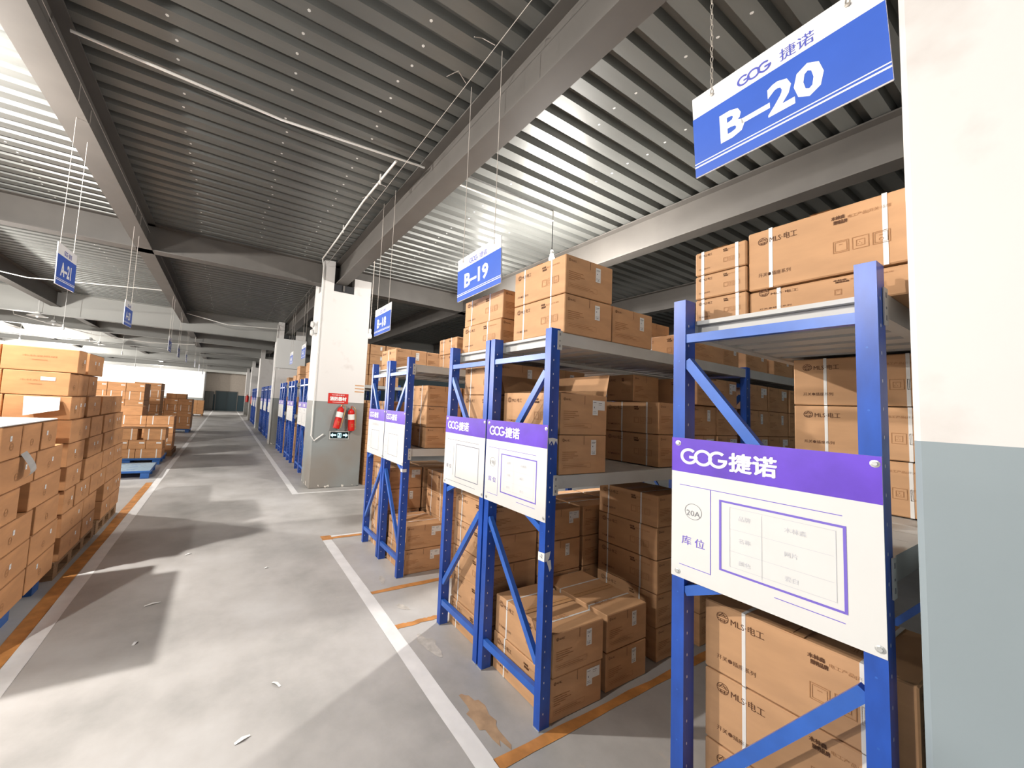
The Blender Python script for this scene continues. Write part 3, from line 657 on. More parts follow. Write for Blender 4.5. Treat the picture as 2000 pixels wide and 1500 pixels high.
m = MB(); m.add([(-.192, -.23, .225), (-.192, .23, .225), (-.06, .20, .245), (-.06, -.21, .245)], [(0, 1, 2, 3), (3, 2, 1, 0)], 'card'); m.obj('flap', oc)
column(2.60, 1.50, 1.264, .40, .42, .221, 2, 'mls', 'of the dark pile deeper on the 19B middle shelf', 'cartons deep on the 19B middle shelf', (.35, .8), [T])
carton(2.62, 1.70, 1.712, (.32, .22, .20), 'mls', 'small carton balanced on the dark pile of the 19B middle shelf', None)
column(3.03, 1.50, 1.264, .33, .42, .221, 2, 'mls', 'third pile along the 19B middle shelf', 'cartons deep on the 19B middle shelf', (.3, .8), [L_, T])
carton(3.0, 1.46, 1.712, (.36, .42, .195), 'mls', 'upper strapped carton on the third pile of the 19B middle shelf', None, (.25, .8))
column(3.38, 1.50, 1.264, .33, .42, .221, 3, 'mls', 'in the pile before the rear post of the 19B middle shelf', 'cartons deep on the 19B middle shelf', (.3, .8), [L_, T])
for q, x in enumerate((3.83, 4.26, 4.69, 5.12)):
    column(x, 1.48, 1.264, .40, .44, .221, 3, 'mls', f'in the {ORD[q + 1] if q else "first"} pile past the 19B rear post, middle shelf', 'second bay cartons of the 19B rack', (.3, .8), [L_, T])
column(1.592, 1.45, .001, .395, .475, .221, 2, 'mls', 'by the aisle under the 19B board', 'floor cartons of the 19B rack', (.22, .8), [L_, T])
column(2.055, 1.47, .001, .385, .50, .214, 2, 'mls', 'of the second floor pile of the 19B rack', 'floor cartons of the 19B rack', (.3, .75), [T])
column(2.60, 1.50, .001, .40, .45, .2135, 5, 'mls', 'in the tall floor pile deeper in the 19B rack', 'floor cartons of the 19B rack', (.18, .74))
column(3.06, 1.47, .001, .55, .45, .221, 4, 'mls', 'in the deepest floor pile of the 19B rack first bay', 'floor cartons of the 19B rack', (.3, .75), [L_])
for q, x in enumerate((3.83, 4.3, 4.77)):
    column(x, 1.48, .001, .44, .44, .221, 4, 'mls', f'in the {ORD[q + 1] if q else "first"} floor pile past the 19B rear post', 'second bay cartons of the 19B rack', (.3, .8), [T])
# rack 19 far side
column(1.60, 1.985, 2.022, .40, .465, .20, 2, 'mls', 'on the 19A rack top under the hanging B-19 sign', 'cartons of the 19A rack', (.2, .68))
column(3.2, 2.0, 2.022, .42, .45, .22, 2, 'mls', 'far along the 19A rack top', 'cartons of the 19A rack', (.3, .7))
column(1.60, 1.99, 1.252, .40, .42, .221, 3, 'mls', 'in the front pile on the 19A middle shelf', 'cartons of the 19A rack', (.2, .7), [T])
column(2.03, 1.99, 1.252, .42, .44, .221, 3, 'mls', 'in the second pile on the 19A middle shelf', 'cartons of the 19A rack', (.2, .7), [T])
column(2.48, 1.99, 1.252, .42, .44, .221, 2, 'mls', 'in the third pile on the 19A middle shelf', 'cartons of the 19A rack', (.2, .7), [T])
column(1.60, 2.0, .001, .40, .46, .188, 6, 'mls', 'in the front floor pile of the 19A rack', 'cartons of the 19A rack', (.2, .72))
column(2.02, 1.99, .001, .42, .46, .221, 4, 'mls', 'in the second floor pile of the 19A rack', 'cartons of the 19A rack', (.2, .7), [T, L_])
column(2.47, 1.99, .001, .42, .46, .221, 4, 'mls', 'in the third floor pile of the 19A rack', 'cartons of the 19A rack', (.2, .7), [L_, T])
column(2.92, 1.99, .001, .42, .46, .221, 4, 'mls', 'in the fourth floor pile of the 19A rack', 'cartons of the 19A rack', (.2, .7), [L_, T])
# racks 18
carton(1.60, 3.785, 1.992, (.38, .42, .222), 'mls', 'front carton on top of the second rack pair with a white label', None, (.5,), T)
carton(1.985, 3.785, 1.992, (.30, .42, .218), 'mls', 'carton just behind the front one on top of the second rack pair', None, (.2,))
column(2.06, 3.27, 1.992, .38, .36, .17, 2, 'mls', 'of the pale pair on the near rack top left of B-19', 'cartons on top of the second rack pair', (.25, .7))
column(2.47, 3.26, 1.992, .40, .42, .215, 2, 'mls', 'hidden behind the pale pair on the second rack pair', 'cartons on top of the second rack pair', (.25, .7))
column(1.74, 3.26, 1.182, .40, .42, .205, 3, 'mls', 'on the middle shelf of the near second-pair rack', 'middle shelf cartons of the second rack pair', (.25, .7), [L_, T, L_])
column(1.60, 3.79, 1.182, .38, .40, .221, 2, 'mls', 'on the middle shelf of the far second-pair rack', 'middle shelf cartons of the second rack pair', (.25, .7), [L_])
column(2.17, 3.26, 1.182, .40, .42, .205, 3, 'mls', 'deeper on the middle shelf of the near second-pair rack', 'middle shelf cartons of the second rack pair', (.25, .7), [L_, T])
column(1.60, 3.275, .001, .40, .43, .222, 2, 'mls', 'with wide label on the floor of the second rack pair', 'floor cartons of the second rack pair', (.25, .7), [L_, L_])
column(1.60, 3.79, .001, .40, .43, .225, 4, 'mls', 'in the front floor pile of the far second-pair rack', 'floor cartons of the second rack pair', (.25, .7), [T, L_])
column(2.03, 3.27, .001, .40, .43, .225, 4, 'mls', 'in the back floor pile of the near second-pair rack', 'floor cartons of the second rack pair', (.25, .7), [T, L_])
column(2.03, 3.79, .001, .40, .43, .225, 4, 'mls', 'in the back floor pile of the far second-pair rack', 'floor cartons of the second rack pair', (.25, .7), [T])
# flat packs right of the pillar and cartons behind it
for i in range(18): carton(2.46, 7.08, .001 + i * .0885, (.44, .42, .087), 'flatpack', f'flat pack in the pile right of the extinguisher pillar, {"topmost" if i == 17 else "bottommost" if i == 0 else "%s from below" % (fn + ["fourteenth", "fifteenth", "sixteenth", "seventeenth", "eighteenth"])[i]}', 'flat packs right of the extinguisher pillar')
for q, x in enumerate((2.42, 2.80, 3.18)):
    column(x, 8.12, 1.992, .36, .42, .232, 4, 'mlsfar', f'on the high rack top right of the extinguisher pillar, {("left", "middle", "right")[q]} pile', 'cartons high behind the extinguisher pillar', (), [T])
    column(x, 8.12, 1.202, .36, .42, .221, 2, 'mlsfar', f'on the middle shelf right of the extinguisher pillar, {("left", "middle", "right")[q]} pile', 'cartons high behind the extinguisher pillar', ())
column(1.60, 8.12, 1.992, .38, .42, .22, 1, 'mlsfar', 'peeking left of the extinguisher pillar on a rack top', None, ())
for y0, n in ((8.64, 2), (9.92, 2), (10.44, 1), (11.72, 1)):
    column(1.60, y0, 1.992, .40, .44, .22, n, 'mlsfar', 'on a distant rack top, ' + {8.64: 'directly past the extinguisher pillar', 9.92: 'second rack pair past it', 10.44: 'far side of the second pair past it', 11.72: 'third pair past it'}[y0], 'cartons on distant rack tops', ())
for ri, y0 in enumerate((8.1, 8.62, 9.9, 10.42, 11.7, 12.22)):
    for z, n in ((1.202, 2), (.001, 4)):
        column(1.60, y0 + .04, z, .40, .41, .22, n, 'mlsfar', f'inside the {fn[ri]} distant rack, {"middle shelf" if z > 1 else "floor level"}', 'cartons inside the distant racks', ())

# ------------------------------------------------------------------ left stacks
def pallet(x, y_, dx, dy, kind, label, yaw=0):
    m = MB()
    if kind == 'blue':
        m.rbox((0, 0, .10), (dx, dy, .14), .008, 'pallet'); m.box((.012, .012, .1402), (dx - .012, dy - .012, .1415), 'pallett')
        for i in range(4):
            for j in range(3): m.box((.14 + i * (dx - .28) / 4, .16 + j * .3, .1416), (.14 + i * (dx - .28) / 4 + .13, .185 + j * .3, .1420), 'pallet')
        for i in (0, .5, 1):
            for j in (0, .5, 1):
                fx, fy = (dx - .17) * i, (dy - .15) * j
                m.box((fx + .02, fy + .015, 0), (fx + .15, fy + .135, .10), 'pallet')
    else:
        for i in range(7): m.box((0, i * (dy - .1) / 6, .12), (dx, i * (dy - .1) / 6 + .1, .14), 'wood')
        for i in range(3):
            m.box((i * (dx - .1) / 2, 0, .095), (i * (dx - .1) / 2 + .1, dy, .12), 'wood'); m.box((i * (dx - .1) / 2, 0, 0), (i * (dx - .1) / 2 + .1, dy, .02), 'wood')
            for j in range(4): m.box((i * (dx - .1) / 2, j * (dy - .1) / 3, .02), (i * (dx - .1) / 2 + .1, j * (dy - .1) / 3 + .1, .095), 'wood')
    o = m.obj('pallet', None, (x, y_, 0)); o.rotation_euler = (0, 0, yaw); return tag(o, label, 'pallet')
pallet(-2.14, 3.08, 1.0, 1.08, 'blue', 'blue plastic pallet under the nearest left carton stack')
pallet(-2.14, 4.28, 1.02, 1.1, 'wood', 'wooden pallet under the tall left stack, nearer one')
pallet(-2.14, 5.44, 1.02, .88, 'wood', 'wooden pallet under the tall left stack, farther one')
rowsA = [([3.12, 3.66, 3.69, 4.16],), ([3.13, 3.67, 3.69, 4.17],), ([3.12, 3.66, 3.72, 4.14],), ([3.12, 3.42, 3.57, 4.11],), ([3.11, 3.60, 3.62, 4.09],), ([3.10, 3.35, 3.37, 3.63, 3.67, 3.92],)]
for t, (r_,) in enumerate(rowsA):
    h = .1985; n = len(r_) // 2
    for i in range(n):
        a, b = r_[2 * i], r_[2 * i + 1]; last = i == n - 1
        carton(-1.62, a, .1425 + t * .2, (.52, b - a, h), 'left', f'{("first", "second", "third")[i]} carton from near end, {ORD[t]} row of nearest left stack', 'cartons of the nearest left stack', (), 'dot' if (t + i) % 3 else None)
    if t >= 0:
        for i in range(2): carton(-2.13, 3.12 + i * .5, .1425 + t * .2, (.48, .46, h), 'left', f'carton on the far side of the nearest left stack, {ORD[t]} row, {("near", "far")[i]} one', 'cartons of the nearest left stack', ())
rowsB = [[4.30, 4.81, 4.86, 5.22, 5.50, 5.85, 5.87, 6.28], [4.27, 4.80, 4.82, 5.22, 5.52, 5.90, 5.92, 6.29], [4.26, 4.50, 4.54, 4.94, 4.97, 5.50, 5.53, 6.25], [4.25, 4.62, 4.73, 5.30, 5.33, 5.78, 5.80, 6.20],
         [4.22, 4.63, 4.76, 5.22, 5.30, 5.70, 5.72, 6.14], [4.22, 4.73, 4.78, 5.15, 5.23, 5.58, 5.60, 6.02], [4.22, 4.42, 4.43, 4.58, 4.67, 5.07, 5.14, 5.50, 5.52, 5.97], [4.22, 4.42, 4.43, 4.70, 4.72, 4.98], [4.22, 4.42, 4.50, 4.95]]
zb = [.1425 + i * .1965 for i in range(9)]; xr = [-1.1, -1.1, -1.1, -1.1, -1.1, -1.1, -1.115, -1.14, -1.10]
for t, r_ in enumerate(rowsB):
    for i in range(len(r_) // 2):
        a, b = r_[2 * i], r_[2 * i + 1]
        carton(xr[t] - (.40 if t < 8 else .46), a, zb[t], ((.40 if t < 8 else .46), b - a, .1945), 'left', f'{ORD[i] if i else "first"} carton from the near end, {ORD[t]} row of the tall left stack', 'cartons of the tall left stack', (), ('dot', 'dots', 'dot', None)[(t * 2 + i) % 4] if i or t < 5 else ('front' if t == 7 else 'dot'))
    x2 = xr[t] - (.40 if t < 8 else .46)
    for i in range(4 if t < 7 else 1):
        y_ = 4.22 + i * .52
        if y_ > 6.0 - (0 if t < 6 else .5): continue
        carton(x2 - .50, y_ + .02, zb[t], (.485, .46, .1945), 'left', f'inner carton of the tall left stack, {ORD[t]} row, {("first", "second", "third", "fourth")[i]} place', 'inner cartons of the tall left stack', ())
# paper sheets, white overexposed stack top
def sheet(name, P, label, cat='sheet', k='paper', n=1):
    m = MB(); m.add(P, [(0, 1, 2, 3)], k); m.add([(a, b + .004, c) for a, b, c in P], [(3, 2, 1, 0)], k)
    m.add([P[0], P[1], (P[1][0], P[1][1] + .004, P[1][2]), (P[0][0], P[0][1] + .004, P[0][2])], [(3, 2, 1, 0)], k)
    return tag(m.obj(name), label, cat)
sheet('paper_sheet', [(-1.375, 4.15, 1.355), (-1.165, 4.14, 1.405), (-1.185, 4.205, 1.505), (-1.40, 4.205, 1.505)], 'white paper sheet leaning on the front of the tall left stack')
m = MB(); m.rbox((-1.64, 3.10, 1.344), (-1.105, 3.925, 1.352), .002, 'paper'); tag(m.obj('overexposed_top'), 'white layer for the overexposed carton tops of the nearest left stack', 'sheet')  # white layer painted as strong light on the bare carton tops
m = MB(); P = [(-1.0985 + .055 * math.sin(t * math.pi * .8), 1.155 - .15 * t - .02 * math.sin(t * math.pi)) for t in [q / 8 for q in range(9)]]
for i in range(8):
    (xa, za), (xb, zb_) = P[i], P[i + 1]; m.add([(xa, 3.36, za), (xa, 3.445, za + .012), (xb, 3.445, zb_ + .012), (xb, 3.36, zb_)], [(0, 1, 2, 3), (3, 2, 1, 0)], 'paper')
tag(m.obj('curled_paper'), 'curled white paper label peeling off the nearest left stack', 'paper')

# empty-front blue pallet and farther stacks
pallet(-2.3, 8.55, 1.22, 1.0, 'blue', 'empty blue plastic pallet at the foot of the farther left cartons', .03)
pallet(-2.32, 10.15, 1.2, .98, 'blue', 'blue pallet under the low farther carton pile')
def rowx(xr_, y_, z, ws, dy, h, kind, where, group, lab='white'):
    x = xr_
    for i, w_ in enumerate(ws):
        x -= w_
        o = carton(x + .004, y_, z, (w_ - .008, dy, h), kind, f'{("first", "second", "third", "fourth")[i]} carton from the aisle, {where}', group, ())
        D = (w_ - .008, dy, h)
        if lab == 'white': link('paper_label', label_mesh('white'), o, (D[0] / 2 - .11, -dy / 2 - .0014, h * .62))
        elif lab == 'straps':
            m_ = ('ys', round(w_, 3), dy, h)
            if m_ not in _cm:
                mm = MB(); e = .002
                mm.box((-.01, -dy / 2 - e, .002), (.01, -dy / 2 - e + .0008, h), 'strap'); mm.box((-.01, -dy / 2 - e + .0008, h - .0018), (.01, dy / 2, h), 'strap')
                _cm[m_] = mm.mesh('strapping_band')
            [link('strapping_band', _cm[m_], o, (sx * D[0], 0, 0)) for sx in (-.28, .3)]
GC = 'cartons of the low pile behind the blue pallet'
rowx(-1.12, 10.2, .142, [.47, .5], .5, .19, 'lefta', 'bottom row behind the empty blue pallet', GC, 'straps')
rowx(-1.12, 10.2, .334, [.30, .30, .35], .5, .19, 'lefta', 'second row behind the empty blue pallet', GC)
rowx(-1.08, 10.22, .526, [.40], .5, .24, 'lefta', 'third row behind the empty blue pallet', GC, 'straps')
rowx(-1.58, 10.22, .526, [.5], .5, .24, 'lefta', 'third row left of the gap behind the empty blue pallet', GC, 'straps')
m = MB(); m.rbox((-1.9, 10.21, .77), (-1.09, 10.70, .778), .002, 'card2'); tag(m.obj('cardboard_sheet'), 'flat cardboard sheet lying over the low farther carton pile', 'cardboard sheet')
GD = 'cartons of the middle left pile'
pallet(-2.3, 11.4, 1.25, 1.0, 'wood', 'pallet under the middle left pile beyond the low pile')
for t in range(4): rowx(-1.06, 11.42, .142 + t * .212, [.56, .56], .55, .21, 'lefta', f'{ORD[t]} row of the middle left pile', GD, 'straps' if t % 2 else 'white')
carton(-2.12, 11.42, .142 + 4 * .212, (.40, .5, .22), 'lefta', 'pale carton on the left end atop the middle left pile', None, ())
GE = 'cartons of the tall distant left pile'
pallet(-3.2, 13.1, 1.24, 1.0, 'wood', 'pallet under the tall distant left pile')
for t in range(7): rowx(-1.97, 13.12, .142 + t * .236, [.42, .40, .4], .9, .234, 'lefta', f'{ORD[t]} row of the tall distant left pile', GE, 'straps' if t % 2 else 'white')
GF = 'cartons of the tall narrow distant left pile'
pallet(-2.85, 16.0, .9, .95, 'wood', 'pallet under the tall narrow distant left pile')
for t in range(7): rowx(-1.95, 16.02, .142 + t * .248, [.38, .38], .8, .246, 'lefta', f'{ORD[t]} row of the narrow distant left pile', GF, 'straps' if t % 2 else 'white')
GG = 'cartons of the distant pile near the white line'
pallet(-2.5, 18.1, 1.35, 1.1, 'blue', 'pallet under the distant pile near the white line')
for t in range(5): rowx(-1.14, 18.12, .142 + t * .24, [.48, .44, .4], 1.0, .238, 'lefta', f'{ORD[t]} row of the distant pile near the white line', GG, 'straps' if t % 2 else 'white')
rowx(-1.36, 18.2, .142 + 5 * .24, [.34, .34], .6, .2, 'lefta', 'top row of the distant pile near the white line', GG, 'none')
pallet(-2.6, 31.5, 1.3, 1.1, 'wood', 'pallet under the darkest farthest left pile')
for t in range(4): rowx(-1.28, 31.52, .142 + t * .24, [.4, .4, .4], 1.0, .238, 'left', f'{ORD[t]} row of the farthest dark pile', 'cartons of the farthest dark pile', 'none')
# tall pile left behind the tall stack
pallet(-3.9, 9.3, 1.2, 1.0, 'wood', 'pallet under the pile hidden behind the tall left stack')
for t in range(7): rowx(-2.66, 9.32, .142 + t * .24, [.5, .5], .8, .238, 'left', f'{ORD[t]} row of the pile behind the tall left stack', 'cartons behind the tall left stack', 'white')

# ------------------------------------------------------------------ hanging signs
def chain_mesh(length, links=False):
    key = ('chain', round(length, 3), links)
    if key not in _cm:
        m = MB()
        if links:
            n = int(length / .022)
            for i in range(n):
                z = length * (i + .5) / n; r = .0045; hh = .013; P = []
                for q in range(8):
                    a = q * math.pi / 4; c, s_ = math.cos(a) * r, math.sin(a) * hh
                    P.append((c, 0, z + s_) if i % 2 else (0, c, z + s_))
                m.tube(P, .0013, 'chain', 5, True)
        else: m.tube([(0, 0, 0), (0, 0, length)], .0024, 'wire', 5)
        _cm[key] = m.mesh('chain')
    return _cm[key]
def sign(cx, cy, cz, yaw, tilt, roll, code, label, wire_z=4.1, W=.5, H=.33, links=False, face=-1, group=None):
    root = empty('hanging_sign', (cx, cy, cz), label, 'sign', group)
    e = Matrix.Rotation(yaw, 4, 'Z') @ Matrix.Rotation(tilt, 4, 'Y') @ Matrix.Rotation(roll, 4, 'X')
    m = MB(); t = .004
    m.rbox((-t, -W / 2, -H / 2), (t, W / 2, H / 2), .002, 'signwhite')
    for sd in (-1, 1):
        o = (sd * (t + .0008), W / 2 if sd < 0 else -W / 2, -H / 2); u = (0, -1, 0) if sd < 0 else (0, 1, 0)
        def P(g, a, b, k, q=0): m.flat(g, (o[0] + sd * q, o[1] + u[1] * a, o[2] + b), u, (0, 0, 1), k)
        P(rect(0, 0, W, H * .725), 0, .002, 'signblue'); P(rect(0, 0, W, .006), 0, H * .115, 'letter', .0006); P(rect(0, 0, W, .004), 0, H * .155, 'letter', .0006)
        P(fit(GOG, None, H * .115), W * .30, H * .775, 'signink'); P(fit(text('捷诺', 1, .02), W * .17, H * .125), W * .54, H * .77, 'signink')
        P(fit(text(code, 1, .035), W * .56, H * .34), W * .18, H * .25, 'letter', .0006)
    pn = m.obj('sign_panel', root); pn.matrix_local = e
    for s_ in (-1, 1):
        p = e @ Vector((-t - .002, s_ * W * .36, H * .40)); L = wire_z - cz - p.z
        c = link('chain', chain_mesh(L, links), root, p)
        h = MB(); h.lathe([(0, 0), (.006, 0), (.006, .003), (0, .004)], 'chain', (0, 0, 0), 8, Matrix.Rotation(-math.pi / 2, 4, 'Y')); h.obj('hook', c)
    return root
sign(1.535, .511, 2.715, -.02, -.03, -.035, 'B–20', 'large blue and white hanging sign reading B-20', wire_z=4.1, links=True)
sign(1.50, 2.15, 2.572, .03, 0, -.05, 'B–19', 'blue and white hanging sign reading B-19')
sign(1.56, 4.16, 2.583, .01, 0, -.01, 'B–18', 'blue and white hanging sign reading B-18')
sign(1.5, 9.0, 2.69, 0, 0, 0, 'B–17', 'small pale hanging sign left of the extinguisher pillar')
sign(1.5, 10.8, 2.69, 0, 0, 0, 'B–16', 'hanging sign over the distant racks past the B-17 sign')
sign(-1.25, 4.22, 2.585, .05, 0, .085, 'A–21', 'blue hanging sign reading A-21 over the left stacks')
sign(-1.25, 6.50, 2.63, .02, 0, .05, 'A–20', 'second blue hanging sign along the left side of the aisle')
nm = ['third', 'fourth', 'fifth', 'sixth', 'seventh', 'eighth', 'ninth']
for i, (y_, z) in enumerate(((10.6, 2.70), (12.5, 2.73), (14.8, 2.77), (18.6, 2.85), (21.5, 2.85), (25.0, 2.85), (29, 2.85))):
    sign(-1.22, y_, z, 0, 0, 0, 'A–%d' % (19 - i), f'{nm[i]} hanging sign counted along the left side of the aisle', wire_z=4.1)
m = MB(); m.tube([(1.43, .3, 4.1), (1.44, 2, 4.098), (1.45, 6.98, 4.1)], .0025, 'wire', 5)
for y_, s_ in ((1.97, 1), (2.33, -1), (3.98, 1), (4.34, -1)): m.tube([(1.43, y_, 4.1), (1.34, y_ + .03 * s_, 4.13), (1.27, y_ + .02, 4.09)], .003, 'wire', 5)
tag(m.obj('support_wire'), 'thin wire under the deck from which the B signs hang', 'wire')
m = MB(); m.tube([(1.5, 7.8, 4.1), (1.5, 13.85, 4.1)], .0025, 'wire', 5); tag(m.obj('support_wire'), 'wire between the pillars carrying the distant B signs', 'wire')
m = MB(); m.tube([(-1.25, .3, 4.1), (-1.24, 33, 4.1)], .0025, 'wire', 5); tag(m.obj('support_wire'), 'thin wire under the deck from which the A signs hang', 'wire')

# ------------------------------------------------------------------ conduits, lamps
m = MB(); m.tube([(-1.17, 3.50, 4.125), (.25, 3.54, 4.10), (1.6, 3.46, 4.125), (1.66, 3.46, 4.125)], .011, 'pipe')
tag(m.obj('conduit'), 'long white conduit crossing the ceiling bay over the aisle', 'conduit')
m = MB(); m.tube([(1.88, 3.47, 4.10), (3.57, 3.46, 4.10)], .011, 'pipe'); m.tube([(3.565, 3.46, 4.10), (3.565, 3.46, 4.236)], .006, 'pipe'); tag(m.obj('conduit'), 'white conduit above the racks leading to the lit bulb', 'conduit')
m = MB(); m.tube([(1.36, 3.52, 4.12), (1.36, 4.6, 4.19), (1.36, 5.9, 4.17), (1.37, 6.98, 4.2), (1.405, 6.99, 4.05), (1.405, 6.99, .95), (1.46, 6.985, .86), (1.62, 6.99, .98)], .013, 'pipe')
for y_, z in ((3.95, 4.15), (5.5, 4.18)): m.box((1.345, y_, z - .06), (1.357, y_ + .02, z + .06), 'pipe')
tag(m.obj('conduit'), 'white conduit running down the near edge of the extinguisher pillar', 'conduit')
m = MB(); m.tube([(-1.2, 13.2, 3.95), (-.1, 13.3, 3.78), (1.36, 13.5, 3.9), (1.40, 13.87, 4.1), (1.40, 13.87, .02)], .013, 'pipe'); tag(m.obj('conduit'), 'sagging white cable reaching the pillar behind the extinguisher pillar', 'cable')
m = MB(); m.tube([(-6, 10.2, 4.23), (-5.9, 10.2, 3.95), (-3.6, 10.3, 3.70), (-1.4, 10.4, 3.9)], .010, 'pipe'); tag(m.obj('cable'), 'sagging white cable under the ceiling left of the A-20 sign', 'cable')
m = MB(); m.tube([(-6.3, 17.2, 4.23), (-6.2, 17.2, 3.85), (-4.2, 17.3, 3.46), (-2.6, 17.4, 3.40), (-1.2, 17.4, 3.5), (-1.19, 17.4, 3.79)], .014, 'pipe'); tag(m.obj('cable'), 'distant drooping white cable behind the hanging A signs', 'cable')
def pend(x, y_, z, lit, label, power=0, shade=False, top=4.22, r=.05, cat='lamp', k='black', group=None):
    root = empty('pendant_lamp', (x, y_, z), label, cat, group)
    c = MB(); c.tube([(0, 0, .10), (0, 0, top - z)], .005, k, 6); c.obj('cord', root)
    s_ = MB(); s_.lathe([(0, .11), (.014, .11), (.02, .10), (.02, .055), (.024, .05)], 'lampw', n=12); s_.obj('socket', root)
    b = MB(); b.lathe([(.014, .055), (.024, .03), (.034, 0), (.034, -.02), (.024, -.04), (0, -.048)], 'glow' if lit else 'bulb', n=14); b.obj('bulb', root)
    if shade:
        h = MB(); P = [(.03, .12), (.05, .11), (.07, .06), (.20, .0), (.205, -.006), (.19, 0), (.066, .05), (.045, .10), (.03, .112)]; h.lathe(P, 'lampw', n=22); h.obj('lamp_shade', root)
    if lit and power: bulb_light('bulb_light', (x, y_, z - .07), power, r)
    return root
pend(3.565, 3.46, 3.60, True, 'lit bare bulb hanging over the racks above the 19B cartons', 250, top=4.105)
pend(1.87, 5.5, 2.62, False, 'unlit white bulb hanging beside the B-18 sign', k='wire')
pend(-2.25, 1.15, 3.12, True, 'lit pendant lamp hanging low beside the near end of the left stacks', 170)
pend(-2.5, 3.6, 3.58, True, 'lit pendant lamp above and behind the tall left stack', 470)
for i, (x, y_, z) in enumerate(((-4.6, 14.0, 3.45), (-4.6, 15.1, 3.42), (-4.75, 19.2, 3.42), (-4.8, 20.6, 3.44))):
    pend(x, y_, z, False, f'white shaded pendant lamp at the far left ceiling, {("first", "second", "third", "fourth")[i]} from the camera', shade=True, k='lampw')
for i, (x, y_, z) in enumerate(((-3.95, 13.6, 3.15), (-4.0, 20.5, 3.12), (-3.95, 23, 2.75), (-.34, 30, 4.0))):
    pend(x, y_, z, False, f'tiny unlit bulb in the distance, {("nearest", "second", "third", "farthest")[i]} one', k='lampw')
for i, (x, y_, z, p) in enumerate(((-5.2, 9.0, 3.2, 780), (-6.8, 19.5, 3.2, 480), (-4.58, 36, 3.28, 420), (-12, 6, 3.3, 380), (-12, 16, 3.2, 600), (-12, 27, 3.2, 700), (-10, 36.5, 3.2, 600), (-20, 33, 3.2, 700), (4.0, 5.4, 3.88, 60), (-7.5, 26, 3.2, 500), (9.5, 14, 3.6, 30), (6.5, 24, 3.6, 60), (3.0, 36.4, 3.6, 260))):
    pend(x, y_, z, True, 'added lit bulb hidden behind the B-19 sign, over the second rack pair' if i == 8 else f'lit bulb over the far storage areas, {fn[i]} one', p, r=.08, k='lampw')  # the bulb behind the B-19 sign is added to light the left stacks

# ------------------------------------------------------------------ things on the extinguisher pillar
YF = 7.02
m = MB(); m.rbox((1.665, YF - .006, 1.545), (2.045, YF - .0005, 1.735), .002, 'redsign')
m.flat(fit(text('消防器材', 1, .05), .31, .075), (1.70, YF - .0075, 1.60), (1, 0, 0), (0, 0, 1), 'letter'); m.flat(fit(text('灭火器放置点', 1), .24, .022), (1.73, YF - .0075, 1.695), (1, 0, 0), (0, 0, 1), 'letter')
m.flat(rect(0, 0, .22, .006), (1.75, YF - .0075, 1.568), (1, 0, 0), (0, 0, 1), 'letter')
tag(m.obj('wall_sign'), 'red sign with white characters on the pillar above the extinguishers', 'sign')
def extinguisher(x, y_, z, rot, label):
    root = empty('fire_extinguisher', (x, y_, z), label, 'fire extinguisher', None); root.rotation_euler = (0, rot, 0)
    c = MB(); c.lathe([(0, 0), (.055, 0), (.062, .01), (.062, .34), (.055, .375), (.03, .40), (.016, .405), (.016, .42)], 'red', n=20); c.obj('cylinder', root)
    l = MB(); l.lathe([(.0626, .21), (.0626, .31)], 'whitelabel', n=20); l.lathe([(.0626, .05), (.0626, .17)], 'redsign', n=20)
    l.flat(join(rect(-.02, .12, .02, .13), rect(-.015, .10, .012, .106), rect(-.02, .08, .018, .086)), (0, -.0636, .0), (1, 0, 0), (0, 0, 1), 'orange'); l.obj('label_band', root)
    v = MB(); v.lathe([(.016, .415), (.016, .445), (0, .45)], 'brass', n=10); v.box((-.012, -.075, .43), (.012, .02, .44), 'brass'); v.box((-.010, -.08, .455), (.010, .02, .463), 'red'); v.obj('valve', root)
    h = MB(); h.tube([(0, 0, .43), (.05, -.01, .44), (.082, -.02, .38), (.082, -.02, .22), (.078, -.02, .10), (.075, -.02, .03)], .009, 'brass', 8); h.obj('hose', root)
    b = MB(); b.box((-.03, .060, .30), (.03, .07, .36), 'steel'); b.obj('wall_bracket', root)
extinguisher(1.83, YF - .075, 1.09, .19, 'red fire extinguisher hanging on the pillar, left tilted one')
extinguisher(2.12, YF - .075, 1.05, -.06, 'red fire extinguisher hanging on the pillar, right one')
m = MB(); m.box((1.735, YF - .02, .885), (2.10, YF - .0005, 1.035), 'shelf'); m.box((1.75, YF - .0215, .90), (2.085, YF - .02, 1.02), 'exitdark')
def EX(g, a, b): m.flat(g, (1.75 + a, YF - .0225, .90 + b), (1, 0, 0), (0, 0, 1), 'exitglow')
EX(rect(0, 0, .085, .028), .025, .048); EX(([(0, .0), (0, .08), (-.045, .04)], [(0, 2, 1)]), .045, .022)
EX(frame(0, 0, .07, .085, .01), .135, .016); EX(ring(.0, .0, .012, .012, 0, 360, 12), .17, .085); EX(line2(0, 0, .012, .035, .016), .162, .04); EX(line2(0, 0, -.02, -.02, .01), .163, .04); EX(line2(0, 0, .025, -.02, .01), .165, .04)
EX(rect(0, 0, .07, .028), .235, .048); EX(([(0, 0), (0, .08), (.045, .04)], [(0, 1, 2)][::-1]), .285, .022)
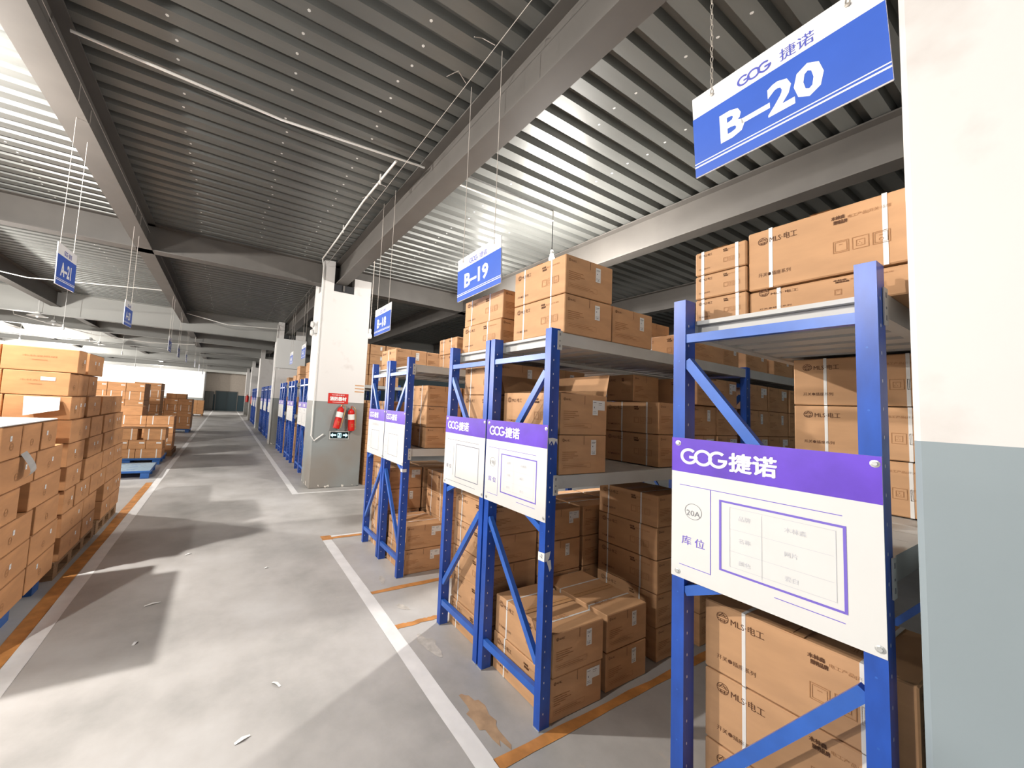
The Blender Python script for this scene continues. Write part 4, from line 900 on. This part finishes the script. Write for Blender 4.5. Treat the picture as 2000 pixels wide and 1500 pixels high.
tag(m.obj('exit_sign'), 'dark exit sign with pale blue arrows low on the extinguisher pillar', 'sign')
m = MB(); m.box((1.375, 7.25, 2.86), (1.4295, 7.45, 3.0), 'lampw')
for dz in (-.06, .10): m.lathe([(0, .03), (.05, .03), (.065, 0), (.03, -.05), (0, -.055)], 'lampw', (1.35, 7.35, 2.93 + dz), 14, Matrix.Rotation(-math.pi / 2, 4, 'Y'))
tag(m.obj('emergency_light'), 'white twin-headed emergency light on the aisle side of the extinguisher pillar', 'lamp')
m = MB()
for z in (1.78, 1.84, 1.90): m.box((2.16, YF - .003, z), (2.34, YF - .0005, z + .02), 'tape')
tag(m.obj('tape_strip'), 'yellowed tape strips stuck on the extinguisher pillar near its right edge', 'tape')
# papers on the next pillar
m = MB()
for x, z, w_, h in ((1.52, 2.56, .05, .24), (1.68, 2.66, .05, .28), (2.0, 2.80, .10, .36)): m.box((x, 13.893, z), (x + w_, 13.8985, z + h), 'paper')
tag(m.obj('paper_notice'), 'narrow white paper notices taped to the second pillar', 'notice')
m = MB(); m.rbox((1.41, 13.80, 2.62), (2.38, 13.892, 3.64), .004, 'lampw'); tag(m.obj('pillar_cladding'), 'white cladding board on the upper part of the second pillar', 'board')
for y_, lb in ((27.66, 'tiny red extinguisher on a far pillar, nearer one'), (34.56, 'tiny red extinguisher on a far pillar, farther one')):
    m = MB(); m.lathe([(0, 0), (.1, 0), (.11, .02), (.11, .45), (.06, .52), (.03, .55), (.03, .6), (0, .6)], 'red', (1.6, y_ - .15, 1.1), 14)
    m.lathe([(.03, .56), (.05, .58), (.03, .62)], 'brass', (1.6, y_ - .15, 1.1), 10); m.box((1.57, y_ - .05, 1.4), (1.63, y_ + .04, 1.5), 'steel'); tag(m.obj('fire_extinguisher'), lb, 'fire extinguisher')
m = MB(); m.rbox((-1.72, 42.5, 0), (-.98, 42.92, 1.85), .01, 'cabinet'); m.box((-1.36, 42.49, .05), (-1.34, 42.5, 1.8), 'black'); tag(m.obj('cabinet'), 'dark grey cabinet left of the dark far door', 'cabinet')
